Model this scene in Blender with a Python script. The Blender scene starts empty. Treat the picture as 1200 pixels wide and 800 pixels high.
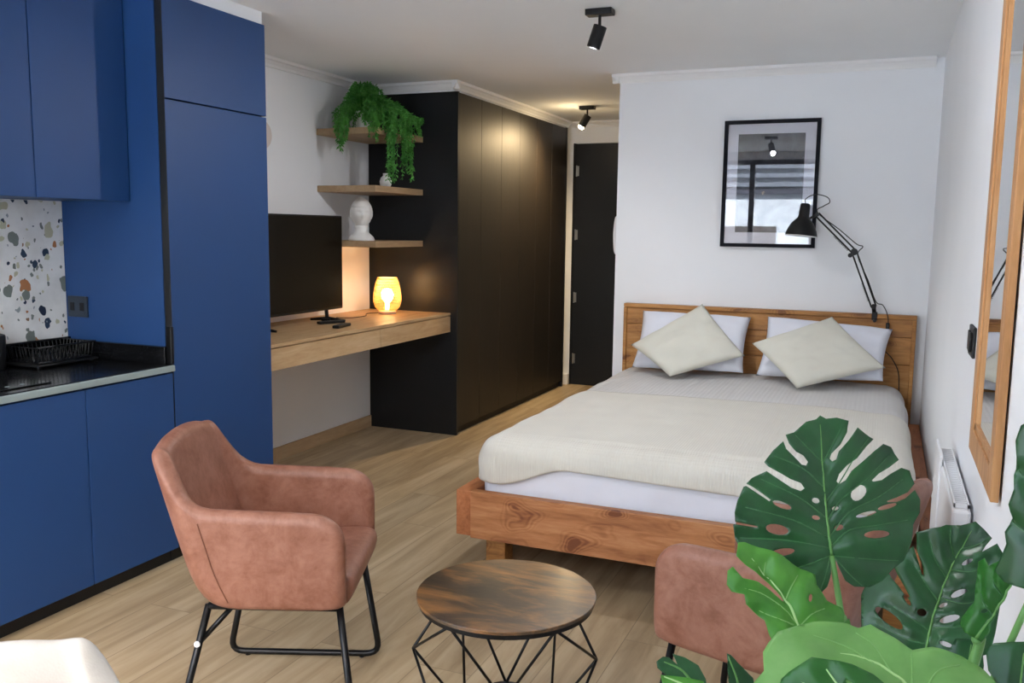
import bpy, bmesh, math, random
import numpy as np
from mathutils import Vector, Matrix, noise
from mathutils.geometry import delaunay_2d_cdt
random.seed(7)
PI = math.pi
SC = bpy.context.scene
COL = SC.collection

# ------------------------------------------------------------------ camera
FPX = 1043.09; YAW, PIT, ROL = 0.39422881, -0.12440916, -0.01322522
def rotm(y, p, r):
    Rz = Matrix.Rotation(y, 3, 'Z'); Rx = Matrix.Rotation(p, 3, 'X'); Ry = Matrix.Rotation(r, 3, 'Y')
    return Rz @ Rx @ Ry
RM = rotm(YAW, PIT, ROL)
EYE = Vector((0, 0, 1.45))
cd = bpy.data.cameras.new('camera'); cam = bpy.data.objects.new('camera', cd); COL.objects.link(cam)
cd.sensor_width = 36; cd.lens = FPX / 1200 * 36; cd.clip_start = 0.02
right, fwd, up = RM.col[0], RM.col[1], RM.col[2]
m4 = Matrix.Identity(4)
for i in range(3):
    m4[i][0] = right[i]; m4[i][1] = up[i]; m4[i][2] = -fwd[i]; m4[i][3] = EYE[i]
cam.matrix_world = m4
SC.camera = cam
def ray(u, v): return RM @ Vector(((u - 600) / FPX, 1, -(v - 400) / FPX))
def at(u, v, a, val):
    d = ray(u, v); return EYE + d * ((val - EYE[a]) / d[a])
def at_plane(u, v, p0, n):
    d = ray(u, v); return EYE + d * ((Vector(p0) - EYE).dot(n) / d.dot(n))

# ------------------------------------------------------------------ materials
def lin(c):
    return tuple(((x / 255) / 12.92 if x / 255 <= 0.04045 else ((x / 255 + 0.055) / 1.055) ** 2.4) for x in c) + (1,)
class NT:
    def __init__(s, name):
        s.m = bpy.data.materials.new(name); s.m.use_nodes = True
        s.t = s.m.node_tree; s.b = s.t.nodes['Principled BSDF']; s.out = s.t.nodes['Material Output']
    def n(s, typ, **kw):
        nd = s.t.nodes.new(typ)
        for k, v in kw.items():
            if k.startswith('i_'):
                nd.inputs[k[2:].replace('_', ' ')].default_value = v
            else: setattr(nd, k, v)
        return nd
    def l(s, a, b): s.t.links.new(a, b)
    def coords(s, scale=(1, 1, 1), rot=(0, 0, 0)):
        tc = s.n('ShaderNodeTexCoord'); mp = s.n('ShaderNodeMapping')
        mp.inputs['Scale'].default_value = scale; mp.inputs['Rotation'].default_value = rot
        s.l(tc.outputs['Object'], mp.inputs['Vector']); return mp.outputs['Vector']
    def noise(s, vec, scale, detail=4, rough=.55, dist=0):
        nd = s.n('ShaderNodeTexNoise'); nd.inputs['Scale'].default_value = scale
        nd.inputs['Detail'].default_value = detail; nd.inputs['Roughness'].default_value = rough
        nd.inputs['Distortion'].default_value = dist
        if vec is not None: s.l(vec, nd.inputs['Vector'])
        return nd.outputs['Fac']
    def ramp(s, fac, stops):
        r = s.n('ShaderNodeValToRGB'); e = r.color_ramp.elements
        while len(e) < len(stops): e.new(0.5)
        for el, (p, c) in zip(e, stops): el.position = p; el.color = c
        s.l(fac, r.inputs['Fac']); return r.outputs['Color']
    def mix(s, fac, a, b, mode='MIX'):
        r = s.n('ShaderNodeMix', data_type='RGBA', blend_type=mode)
        for i, x in ((0, fac), (6, a), (7, b)):
            if isinstance(x, (int, float, tuple)): r.inputs[i].default_value = x
            else: s.l(x, r.inputs[i])
        return r.outputs[2]
    def math(s, op, a, b=0.0):
        r = s.n('ShaderNodeMath', operation=op)
        for i, x in enumerate((a, b)):
            if isinstance(x, (int, float)): r.inputs[i].default_value = x
            else: s.l(x, r.inputs[i])
        return r.outputs[0]
    def color(s, c):
        if isinstance(c, tuple): s.b.inputs['Base Color'].default_value = c
        else: s.l(c, s.b.inputs['Base Color'])
    def bump(s, h, strength=.2, dist=.01):
        b = s.n('ShaderNodeBump'); b.inputs['Strength'].default_value = strength; b.inputs['Distance'].default_value = dist
        s.l(h, b.inputs['Height']); s.l(b.outputs[0], s.b.inputs['Normal'])
    def set(s, rough=.5, metal=0., spec=.5, coat=0.):
        s.b.inputs['Roughness'].default_value = rough; s.b.inputs['Metallic'].default_value = metal
        s.b.inputs['Specular IOR Level'].default_value = spec; s.b.inputs['Coat Weight'].default_value = coat
        return s
def plain(name, c, rough=.5, metal=0., spec=.5, var=.06, nscale=8, bump=0.05, bscale=60, coat=0):
    t = NT(name); v = t.coords(); a = lin(c)
    lo = tuple(x * (1 - var) for x in a[:3]) + (1,); hi = tuple(min(1, x * (1 + var)) for x in a[:3]) + (1,)
    t.color(t.ramp(t.noise(v, nscale), [(.3, lo), (.7, hi)]))
    if bump: t.bump(t.noise(v, bscale, 3), bump, .002)
    t.set(rough, metal, spec, coat); return t.m
def wood(name, c1, c2, c3, axis='Y', rough=.5, knots=0., scale=1., bump=.15, spec=.4, contrast=1.):
    t = NT(name)
    st = {'X': (.12, 1, 1), 'Y': (1, .12, 1), 'Z': (1, 1, .12)}[axis]
    v = t.coords(st); vo = t.coords()
    n0 = t.noise(v, 2.2 * scale, 3, .5)
    n1 = t.noise(v, 22 * scale, 6, .65, .6)
    n2 = t.noise(v, 90 * scale, 3, .6)
    f = t.math('ADD', t.math('MULTIPLY', n1, .6), t.math('MULTIPLY', n0, .4))
    f = t.math('ADD', t.math('MULTIPLY', f, .82), t.math('MULTIPLY', n2, .18))
    if knots:
        vs = {'X': (.62, 1, 1), 'Y': (1, .62, 1), 'Z': (1, 1, .62)}[axis]
        vk = t.coords(vs); wv = t.n('ShaderNodeTexVoronoi', feature='F1'); wv.inputs['Scale'].default_value = 7.5
        dn = t.n('ShaderNodeTexNoise'); dn.inputs['Scale'].default_value = 5
        t.l(vk, dn.inputs['Vector'])
        ad = t.n('ShaderNodeVectorMath', operation='MULTIPLY_ADD'); t.l(dn.outputs['Color'], ad.inputs[0])
        ad.inputs[1].default_value = (.22, .22, .22); t.l(vk, ad.inputs[2]); t.l(ad.outputs[0], wv.inputs['Vector'])
        d = wv.outputs['Distance']
        rings = t.math('MULTIPLY', t.math('ADD', t.math('SINE', t.math('MULTIPLY', d, 75)), 1.), .5)
        near = t.ramp(d, [(.0, (1, 1, 1, 1)), (.45, (0, 0, 0, 1))])
        kk = t.ramp(d, [(.05, (1, 1, 1, 1)), (.17, (0, 0, 0, 1))])
        f = t.math('SUBTRACT', f, t.math('MULTIPLY', t.math('MULTIPLY', rings, near), .2 * knots))
        f = t.math('SUBTRACT', f, t.math('MULTIPLY', kk, .3 * knots))
    m = .5; w = .17 / contrast
    t.color(t.ramp(f, [(m - w, lin(c3)), (m, lin(c2)), (m + w, lin(c1))]))
    t.bump(f, bump, .004); t.set(rough, 0, spec); return t.m

def M_wall():
    return plain('white_wall_paint', (238, 240, 243), .85, spec=.2, var=.015, nscale=2, bump=.04, bscale=180)
W_WALL = M_wall()
W_CEIL = plain('ceiling_paint', (238, 241, 243), .9, spec=.1, var=.012, nscale=2, bump=.03, bscale=150)
W_TRIM = plain('crown_paint', (235, 235, 235), .5, var=.01)
BLUE = plain('blue_cabinet_laminate', (28, 65, 116), .5, spec=.4, var=.03, nscale=1.5, bump=.02)
BLUE_SIDE = BLUE
BLK = plain('black_matte', (14, 15, 17), .5, spec=.4, var=.1)
BLKM = plain('black_powder_metal', (16, 17, 20), .35, metal=.4, var=.1)
BLKG = plain('black_gloss', (6, 6, 7), .12, spec=.6, var=.1, bump=0)
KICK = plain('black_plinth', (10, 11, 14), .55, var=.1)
GREYEDGE = plain('worktop_edge_metal', (150, 165, 165), .35, metal=.3, var=.04)
WARD = wood('wardrobe_black_woodgrain', (34, 26, 18), (24, 19, 14), (14, 12, 10), 'Z', .5, scale=1.4, bump=.35, spec=.5)
WARDS = plain('wardrobe_side_black', (22, 24, 27), .4, spec=.35, var=.08, nscale=5)
OAK = wood('oak_veneer', (208, 180, 142), (190, 158, 118), (165, 130, 90), 'Y', .5, scale=1.2, bump=.1)
OAKS = wood('oak_shelf', (190, 165, 132), (172, 145, 112), (150, 122, 90), 'Y', .55, scale=1.2, bump=.1)
PINE = wood('pine_rail', (204, 150, 104), (176, 116, 72), (118, 66, 36), 'X', .55, knots=1., scale=1., bump=.2)
PINEY = wood('pine_side_rail', (196, 130, 86), (170, 104, 62), (120, 68, 38), 'Y', .55, knots=1., bump=.2)
PINEH = wood('pine_headboard', (205, 158, 98), (178, 124, 66), (122, 76, 36), 'X', .5, knots=.8, scale=1.1, bump=.2)
MIRW = wood('mirror_frame_wood', (206, 160, 112), (184, 134, 86), (150, 102, 60), 'Z', .5, scale=1.3, bump=.15)
LINEN_W = None
def fabric(name, c, mode='plain', rough=.9, var=.03, bump=.3, sc=1.):
    t = NT(name); v = t.coords(); a = lin(c)
    lo = tuple(x * (1 - var) for x in a[:3]) + (1,); hi = tuple(min(1, x * (1 + var)) for x in a[:3]) + (1,)
    t.color(t.ramp(t.noise(v, 5), [(.3, lo), (.7, hi)]))
    h = t.noise(v, 220 * sc, 2)
    if mode == 'stripe':
        w = t.n('ShaderNodeTexWave', wave_type='BANDS', bands_direction='X'); w.inputs['Scale'].default_value = 14
        w.inputs['Distortion'].default_value = .3; t.l(v, w.inputs['Vector'])
        h = t.math('ADD', t.math('MULTIPLY', h, .3), w.outputs['Fac'])
    elif mode == 'knit':
        w = t.n('ShaderNodeTexWave', wave_type='BANDS', bands_direction='X'); w.inputs['Scale'].default_value = 30
        w2 = t.n('ShaderNodeTexWave', wave_type='BANDS', bands_direction='Y'); w2.inputs['Scale'].default_value = 22
        t.l(v, w.inputs['Vector']); t.l(v, w2.inputs['Vector'])
        h = t.math('ADD', t.math('MULTIPLY', w2.outputs['Fac'], .7), w.outputs['Fac'])
    t.bump(h, bump, .003); t.set(rough, 0, .2)
    t.b.inputs['Sheen Weight'].default_value = .15
    return t.m
F_WHITE = fabric('white_cotton', (226, 228, 238), bump=.12)
F_COVER = fabric('striped_coverlet', (206, 204, 202), 'stripe', bump=.35)
F_THROW = fabric('cream_knit_throw', (212, 208, 198), 'knit', bump=.3)
F_CUSH = fabric('cream_cushion_linen', (212, 210, 198), bump=.25)
def leather(name, c, c2, rough=.42):
    t = NT(name); v = t.coords()
    n = t.noise(v, 12, 7, .7, .5); n2 = t.noise(v, 45, 4, .6)
    f = t.math('ADD', t.math('MULTIPLY', n, .75), t.math('MULTIPLY', n2, .25))
    t.color(t.ramp(f, [(.36, lin(c2)), (.62, lin(c))]))
    vo = t.n('ShaderNodeTexVoronoi'); vo.inputs['Scale'].default_value = 260; t.l(v, vo.inputs['Vector'])
    t.bump(t.math('ADD', vo.outputs['Distance'], t.math('MULTIPLY', n2, .8)), .12, .002); t.set(rough, 0, .4); return t.m
LEATHER = leather('tan_leather', (150, 104, 86), (122, 76, 57), .46)
CREAML = leather('cream_leather', (196, 192, 186), (188, 184, 178), .55)

def M_floor():
    t = NT('oak_plank_floor')
    v = t.coords((1, 1, 1), (0, 0, PI / 2))
    b = t.n('ShaderNodeTexBrick'); b.inputs['Scale'].default_value = 1; b.offset = .37
    b.inputs['Brick Width'].default_value = 1.25; b.inputs['Row Height'].default_value = .195
    b.inputs['Mortar Size'].default_value = .0018; b.inputs['Mortar Smooth'].default_value = .2
    b.inputs['Color1'].default_value = (.25, .25, .25, 1); b.inputs['Color2'].default_value = (.75, .75, .75, 1)
    b.inputs['Mortar'].default_value = (0.5, 0.5, 0.5, 1)
    t.l(v, b.inputs['Vector'])
    # offset the grain per plank
    vv = t.n('ShaderNodeVectorMath', operation='MULTIPLY_ADD'); t.l(b.outputs['Color'], vv.inputs[0])
    vv.inputs[1].default_value = (7, 3, 5); t.l(t.coords((1, .1, 1)), vv.inputs[2])
    g = t.noise(vv.outputs[0], 16, 6, .62, .8); g0 = t.noise(vv.outputs[0], 4, 3, .5)
    f = t.math('ADD', t.math('MULTIPLY', g, .6), t.math('MULTIPLY', g0, .4))
    col = t.ramp(f, [(.34, lin((140, 120, 92))), (.5, lin((168, 148, 118))), (.66, lin((188, 170, 141)))])
    tint = t.ramp(b.outputs['Color'], [(.25, (.9, .9, .9, 1)), (.75, (1.05, 1.04, 1.02, 1))])
    col = t.mix(1.0, col, tint, 'MULTIPLY')
    col = t.mix(t.math('MULTIPLY', b.outputs['Fac'], .55), col, lin((90, 72, 52)))
    t.color(col); t.bump(t.math('SUBTRACT', f, t.math('MULTIPLY', b.outputs['Fac'], .6)), .12, .003)
    t.set(.42, 0, .35); return t.m
def M_terrazzo():
    t = NT('terrazzo_tile'); base = t.ramp(t.noise(t.coords(), 9, 4), [(.35, lin((214, 214, 212))), (.6, lin((228, 228, 226)))])
    col = base
    for sc, seed, r0, r1, dens in ((22, 3, .18, .42, .5), (40, 9, .15, .36, .55), (13, 5, .2, .36, .4)):
        v = t.n('ShaderNodeTexCoord'); mp = t.n('ShaderNodeMapping'); mp.inputs['Location'].default_value = (seed, seed * 2, seed)
        mp.inputs['Rotation'].default_value = (seed * .3, 0, 0); mp.inputs['Scale'].default_value = (1, 1, .75)
        t.l(v.outputs['Object'], mp.inputs['Vector'])
        dn = t.n('ShaderNodeTexNoise'); dn.inputs['Scale'].default_value = sc * 1.1; t.l(mp.outputs[0], dn.inputs['Vector'])
        ad = t.n('ShaderNodeVectorMath', operation='MULTIPLY_ADD'); t.l(dn.outputs['Color'], ad.inputs[0])
        k = .9 / sc; ad.inputs[1].default_value = (k, k, k); t.l(mp.outputs[0], ad.inputs[2])
        vo = t.n('ShaderNodeTexVoronoi'); vo.inputs['Scale'].default_value = sc; vo.inputs['Randomness'].default_value = .95
        t.l(ad.outputs[0], vo.inputs['Vector'])
        sep = t.n('ShaderNodeSeparateColor'); t.l(vo.outputs['Color'], sep.inputs[0])
        thr = t.math('ADD', t.math('MULTIPLY', sep.outputs[1], r1 - r0), r0)
        inside = t.math('LESS_THAN', vo.outputs['Distance'], thr)
        keep = t.math('GREATER_THAN', sep.outputs[2], dens)
        mask = t.math('MULTIPLY', inside, keep)
        r = t.n('ShaderNodeValToRGB'); r.color_ramp.interpolation = 'CONSTANT'; e = r.color_ramp.elements
        cs = [(0, (32, 44, 66)), (.22, (176, 120, 78)), (.4, (120, 128, 122)), (.56, (188, 186, 160)), (.7, (44, 62, 84)), (.84, (150, 158, 160)), (.93, (140, 110, 86))]
        while len(e) < len(cs): e.new(.5)
        for el, (p, c) in zip(e, cs): el.position = p; el.color = lin(c)
        t.l(sep.outputs[0], r.inputs['Fac'])
        col = t.mix(mask, col, r.outputs['Color'])
    t.color(col); t.set(.3, 0, .4); return t.m
def M_rustic():
    t = NT('rustic_brown_tabletop')
    v = t.coords((.28, 1, 1), (0, 0, -.55))
    n1 = t.noise(v, 9, 6, .65, 1.2); n2 = t.noise(v, 3.4, 3, .5, .6); n3 = t.noise(v, 60, 4, .6)
    f = t.math('ADD', t.math('ADD', t.math('MULTIPLY', n1, .5), t.math('MULTIPLY', n2, .4)), t.math('MULTIPLY', n3, .1))
    t.color(t.ramp(f, [(.38, lin((20, 14, 10))), (.46, lin((58, 38, 20))), (.54, lin((124, 82, 38))), (.66, lin((172, 120, 60)))]))
    t.bump(n3, .1, .002); t.set(.3, 0, .6, .7); t.b.inputs['Coat Roughness'].default_value = .2; t.b.inputs['Coat IOR'].default_value = 2.2; return t.m
def M_granite():
    t = NT('black_granite'); n = t.noise(t.coords(), 160, 3, .6)
    t.color(t.ramp(n, [(.45, lin((10, 11, 13))), (.62, lin((20, 21, 24))), (.75, lin((60, 62, 66)))])); t.set(.16, 0, .5); return t.m
def M_leaf(name, c1, c2, rough=.38, transl=.25, vein=None):
    t = NT(name); v = t.coords(); n = t.noise(v, 14, 4, .6)
    c = t.ramp(n, [(.35, lin(c1)), (.65, lin(c2))]); t.color(c); t.set(rough, 0, .5)
    t.bump(t.noise(v, 70, 3), .15, .002)
    tr = t.n('ShaderNodeBsdfTranslucent'); t.l(c, tr.inputs['Color'])
    mx = t.n('ShaderNodeMixShader'); mx.inputs[0].default_value = transl
    t.l(t.b.outputs[0], mx.inputs[1]); t.l(tr.outputs[0], mx.inputs[2]); t.l(mx.outputs[0], t.out.inputs['Surface'])
    return t.m
def M_emit(name, c, s):
    t = NT(name); t.b.inputs['Base Color'].default_value = lin(c)
    t.b.inputs['Emission Color'].default_value = lin(c); t.b.inputs['Emission Strength'].default_value = s
    n = t.noise(t.coords(), 20); t.l(t.ramp(n, [(0, lin(c)), (1, lin(c))]), t.b.inputs['Emission Color']); return t.m
def M_thin_glass(name, refl=.06, ior=None):
    t = NT(name); tr = t.n('ShaderNodeBsdfTransparent'); gl = t.n('ShaderNodeBsdfGlossy'); gl.inputs['Roughness'].default_value = .0
    mx = t.n('ShaderNodeMixShader')
    if ior:
        fr = t.n('ShaderNodeFresnel'); fr.inputs['IOR'].default_value = ior; t.l(fr.outputs[0], mx.inputs[0])
    else: mx.inputs[0].default_value = refl
    t.l(tr.outputs[0], mx.inputs[1]); t.l(gl.outputs[0], mx.inputs[2]); t.l(mx.outputs[0], t.out.inputs['Surface']); return t.m
FLOOR = M_floor(); TERR = M_terrazzo(); RUST = M_rustic(); GRAN = M_granite()
LEAFD = M_leaf('leaf_dark_green', (26, 70, 36), (40, 92, 48), .3, .15)
LEAFM = M_leaf('leaf_mid_green', (34, 94, 32), (50, 116, 42), .38, .25)
LEAFB = M_leaf('leaf_bright_green', (66, 134, 42), (90, 158, 56), .42, .3)
LEAFP = M_leaf('leaf_pale_green', (106, 160, 78), (128, 180, 98), .4, .25)
VEIN = plain('leaf_vein', (96, 146, 74), .45)
VEINS = plain('leaf_side_vein', (58, 108, 60), .45)
VEINSB = plain('leaf_side_vein_light', (130, 182, 98), .45)
VEINB = plain('leaf_vein_light', (176, 214, 140), .45)
FERN = M_leaf('fern_leaflet_green', (52, 122, 44), (96, 170, 74), .5, .3)
CERAM = plain('white_ceramic', (236, 236, 234), .35, var=.01, bump=0)
PLASTW = plain('white_plastic', (232, 232, 234), .4, var=.01, bump=0)
STEEL = plain('brushed_steel', (190, 190, 188), .3, metal=.9, var=.03)
GLASSP = M_thin_glass('picture_glass', ior=1.75)
GLASSW = M_thin_glass('window_glass', refl=.05)
def M_mirror():
    t = NT('mirror_silver'); t.color(t.ramp(t.noise(t.coords(), 2), [(0, (.86, .87, .87, 1)), (1, (.88, .88, .88, 1))])); t.set(.01, 1.); return t.m
MIRR = M_mirror()
def M_weave():
    t = NT('woven_lampshade'); v = t.coords(); t.color(t.ramp(t.noise(v, 60), [(.3, lin((232, 204, 150))), (.7, lin((246, 224, 176)))]))
    t.set(.7, 0, .2); tr = t.n('ShaderNodeBsdfTranslucent'); tr.inputs['Color'].default_value = lin((250, 224, 170))
    mx = t.n('ShaderNodeMixShader'); mx.inputs[0].default_value = .45
    t.l(t.b.outputs[0], mx.inputs[1]); t.l(tr.outputs[0], mx.inputs[2]); t.l(mx.outputs[0], t.out.inputs['Surface']); return t.m
WEAVE = M_weave()

# ------------------------------------------------------------------ mesh builder
class MB:
    def __init__(s): s.v = []; s.f = []
    def add(s, vs, fs):
        o = len(s.v); s.v += [Vector(p) for p in vs]; s.f += [tuple(i + o for i in f) for f in fs]; return s
    def box(s, x0, x1, y0, y1, z0, z1, bev=0.):
        bm = bmesh.new(); bmesh.ops.create_cube(bm, size=1)
        for v in bm.verts:
            v.co = Vector(((x0 + x1) / 2 + v.co.x * (x1 - x0), (y0 + y1) / 2 + v.co.y * (y1 - y0), (z0 + z1) / 2 + v.co.z * (z1 - z0)))
        if bev:
            bmesh.ops.bevel(bm, geom=bm.edges[:], offset=bev, segments=2, profile=.5, affect='EDGES')
        bm.verts.index_update(); s.add([v.co.copy() for v in bm.verts], [[v.index for v in f.verts] for f in bm.faces]); bm.free(); return s
    def tube(s, pts, r, n=8, closed=False, smooth=0):
        pts = [Vector(p) for p in pts]
        if smooth: pts = catmull(pts, smooth)
        N = len(pts); rs = r if isinstance(r, (list, tuple)) else [r] * N
        if len(rs) != N: rs = [rs[0] + (rs[-1] - rs[0]) * i / (N - 1) for i in range(N)]
        rings = []; prev = None
        for i, p in enumerate(pts):
            if closed: t = pts[(i + 1) % N] - pts[i - 1]
            else: t = pts[min(i + 1, N - 1)] - pts[max(i - 1, 0)]
            t.normalize()
            if prev is None:
                a = Vector((0, 0, 1)) if abs(t.z) < .9 else Vector((1, 0, 0)); nx = t.cross(a).normalized()
            else:
                nx = prev - t * prev.dot(t)
                nx = nx.normalized() if nx.length > 1e-6 else t.orthogonal().normalized()
            ny = t.cross(nx); prev = nx
            rings.append([p + (nx * math.cos(2 * PI * k / n) + ny * math.sin(2 * PI * k / n)) * rs[i] for k in range(n)])
        vs = [p for R in rings for p in R]; fs = []
        for i in range(N if closed else N - 1):
            j = (i + 1) % N
            for k in range(n): fs.append((i * n + k, i * n + (k + 1) % n, j * n + (k + 1) % n, j * n + k))
        if not closed: fs.append(tuple(range(n))[::-1]); fs.append(tuple((N - 1) * n + k for k in range(n)))
        return s.add(vs, fs)
    def lathe(s, prof, c=(0, 0, 0), n=32, axis=None, cap=True):
        c = Vector(c); q = Matrix.Identity(3)
        if axis is not None: q = Vector((0, 0, 1)).rotation_difference(Vector(axis).normalized()).to_matrix()
        vs = []; fs = []
        for (r, z) in prof:
            for k in range(n): vs.append(c + q @ Vector((r * math.cos(2 * PI * k / n), r * math.sin(2 * PI * k / n), z)))
        for i in range(len(prof) - 1):
            for k in range(n): fs.append((i * n + k, i * n + (k + 1) % n, (i + 1) * n + (k + 1) % n, (i + 1) * n + k))
        if cap:
            if prof[0][0] > 1e-4: fs.append(tuple(range(n))[::-1])
            if prof[-1][0] > 1e-4: fs.append(tuple((len(prof) - 1) * n + k for k in range(n)))
        return s.add(vs, fs)
    def grid(s, fn, nu, nv, closeu=False):
        vs = [fn(i / nu, j / nv) for i in range(nu + (0 if closeu else 1)) for j in range(nv + 1)]; fs = []
        for i in range(nu):
            i2 = (i + 1) % nu if closeu else i + 1
            for j in range(nv): fs.append((i * (nv + 1) + j, i2 * (nv + 1) + j, i2 * (nv + 1) + j + 1, i * (nv + 1) + j + 1))
        return s.add(vs, fs)
    def build(s, name, mat, parent=None, origin=None, smooth=False, local=False, kind=None, weld=False, mods=()):
        me = bpy.data.meshes.new(name)
        if parent is not None: o3 = Vector((0, 0, 0)) if local else wloc(parent)
        else:
            if origin is None and not local:
                xs = [v.x for v in s.v]; ys = [v.y for v in s.v]; zs = [v.z for v in s.v]
                o3 = Vector(((min(xs) + max(xs)) / 2, (min(ys) + max(ys)) / 2, min(zs)))
            else: o3 = Vector(origin) if origin is not None else Vector((0, 0, 0))
        me.from_pydata([tuple(v - o3) for v in s.v], [], s.f)
        if weld:
            bm = bmesh.new(); bm.from_mesh(me); bmesh.ops.remove_doubles(bm, verts=bm.verts, dist=1e-5)
            bmesh.ops.recalc_face_normals(bm, faces=bm.faces); bm.to_mesh(me); bm.free()
        ob = bpy.data.objects.new(name, me); COL.objects.link(ob); me.materials.append(mat)
        if smooth:
            me.polygons.foreach_set('use_smooth', [True] * len(me.polygons))
            if smooth != 'full':
                try: me.set_sharp_from_angle(angle=math.radians(40))
                except Exception: pass
        if parent is not None: ob.parent = parent
        else: ob.location = o3
        if kind: ob['kind'] = kind
        for m in mods:
            md = ob.modifiers.new(m[0], m[1])
            for k, v in m[2].items(): setattr(md, k, v)
        return ob
_W = {}
def wloc(o):
    p = Vector((0, 0, 0))
    while o is not None: p += Vector(o.location); o = o.parent
    return p
def tag(o, label=None, cat=None, group=None):
    if label: o['label'] = label
    if cat: o['category'] = cat
    if group: o['group'] = group
    return o
def root(name, label, cat, loc=(0, 0, 0), rz=0, group=None):
    o = bpy.data.objects.new(name, None); COL.objects.link(o); o.empty_display_size = .05
    o.location = loc; o.rotation_euler = (0, 0, rz); return tag(o, label, cat, group)
def catmull(p, n):
    P = [p[0] * 2 - p[1]] + list(p) + [p[-1] * 2 - p[-2]]; out = []
    for i in range(1, len(P) - 2):
        for k in range(n):
            t = k / n; a, b, c, d = P[i - 1], P[i], P[i + 1], P[i + 2]
            out.append(.5 * ((2 * b) + (c - a) * t + (2 * a - 5 * b + 4 * c - d) * t * t + (3 * b - a - 3 * c + d) * t ** 3))
    out.append(P[-2]); return out
def struct(name, mb, mat, **k): return mb.build(name, mat, kind='structure', **k)
def copy_tree(o, parent=None):
    c = o.copy(); COL.objects.link(c)
    if parent is not None: c.parent = parent
    for ch in [x for x in bpy.data.objects if x.parent == o]: copy_tree(ch, c)
    return c
SUB = ('sub', 'SUBSURF', dict(levels=1, render_levels=1))
def SOL(t, off=0.): return ('solid', 'SOLIDIFY', dict(thickness=t, offset=off))

# ------------------------------------------------------------------ room shell
CE = 2.445
struct('floor', MB().box(-3.6, .4, -.28, 8.1, -.1, 0), FLOOR, local=True)
struct('ceiling', MB().box(-3.6, .4, -.28, 8.1, CE, CE + .12), W_CEIL)
struct('wall_left', MB().box(-3.6, -3.44, -.28, 8.1, 0, CE), W_WALL)
struct('wall_kitchen', MB().box(-3.44, -3.35, -.28, 2.88, 0, CE), W_WALL)
struct('wall_right', MB().box(.245, .4, -.28, 5.68, 0, CE), W_WALL)
struct('wall_back', MB().box(-1.635, .4, 5.68, 8.1, 0, CE), W_WALL)
mb = MB().box(-2.712, -1.635, 8.0, 8.1, 0, 2.25).box(-3.44, -2.712, 7.95, 8.1, 0, CE).box(-2.712, -1.635, 7.95, 8.1, 2.25, CE)
struct('wall_far', mb, W_WALL)
# window wall behind the viewer
WX0, WX1 = -3.3, -.55
mb = MB().box(-3.44, WX0, -.28, -.12, 0, CE).box(WX1, .245, -.28, -.12, 0, CE).box(WX0, WX1, -.28, -.12, 2.35, CE)
struct('wall_front', mb, W_WALL)
fr = MB()
for x in (WX0, -1.61, WX1 - .06): fr.box(x, x + .06, -.22, -.16, .0, 2.35)
fr.box(WX0, WX1, -.22, -.16, 2.29, 2.35).box(WX0, WX1, -.22, -.16, 0, .06)
win = struct('window_1', fr, BLKM)
MB().box(WX0 + .06, -1.61, -.195, -.189, .06, 2.29).build('window_pane', GLASSW, win)
MB().box(-1.55, WX1 - .06, -.195, -.189, .06, 2.29).build('window_pane', GLASSW, win)
# entrance door
d = struct('door_1', MB().box(-2.70, -1.80, 7.955, 7.995, .002, 2.245), WARDS)
for z in (.25, .83, 1.415, 2.0):
    MB().lathe([(.007, -.05), (.007, .05)], (-2.682, 7.948, z), 10).box(-2.682, -2.66, 7.95, 7.956, z - .045, z + .045).build('hinge', STEEL, d)
MB().box(-2.712, -2.70, 7.94, 8.0, 0, 2.25).box(-1.80, -1.788, 7.94, 8.0, 0, 2.25).build('door_frame', WARDS, d)
# baseboards, crown mouldings
struct('baseboard_left', MB().box(-3.44, -3.425, 3.535, 5.555, 0, .085, .003), OAKS)
struct('baseboard_far', MB().box(-2.79, -2.715, 7.90, 7.949, 0, .1, .004), W_TRIM)
def crown(n, x0, x1, y0, y1, face):
    mb = MB()
    prof = [(0, -.055), (.012, -.055), (.016, -.04), (.03, -.022), (.042, -.016), (.045, 0), (0, 0)]
    a, b = {'+x': ((x0, y0), (x0, y1)), '-y': ((x0, y0), (x1, y0)), '-x': ((x0, y0), (x0, y1))}[face]
    nrm = {'+x': (1, 0), '-y': (0, -1), '-x': (-1, 0)}[face]
    vs = []
    for p in (a, b):
        for (o, z) in prof: vs.append((p[0] + nrm[0] * o, p[1] + nrm[1] * o, CE + z))
    k = len(prof); fs = [(i, (i + 1) % k, k + (i + 1) % k, k + i) for i in range(k)] + [tuple(range(k)), tuple(range(k, 2 * k))[::-1]]
    mb.add(vs, fs); struct('trim_%d' % n, mb, W_TRIM, weld=True)
crown(1, -3.44, 0, 3.6, 5.56, '+x')
struct('wall_soffit', MB().box(-3.44, -2.76, 5.56, 7.82, 2.379, CE - .0), W_WALL)
crown(2, -3.395, -2.715, 5.56, 0, '-y')
crown(3, -2.76, 0, 5.515, 7.905, '+x')
crown(4, -1.68, .2, 5.68, 0, '-y')
crown(5, -1.635, 0, 5.635, 7.905, '-x')
crown(6, -2.73, -1.68, 7.95, 0, '-y')
struct('wall_filler', MB().box(-3.44, -2.755, 2.885, 3.525, 2.387, CE), W_WALL)

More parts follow.
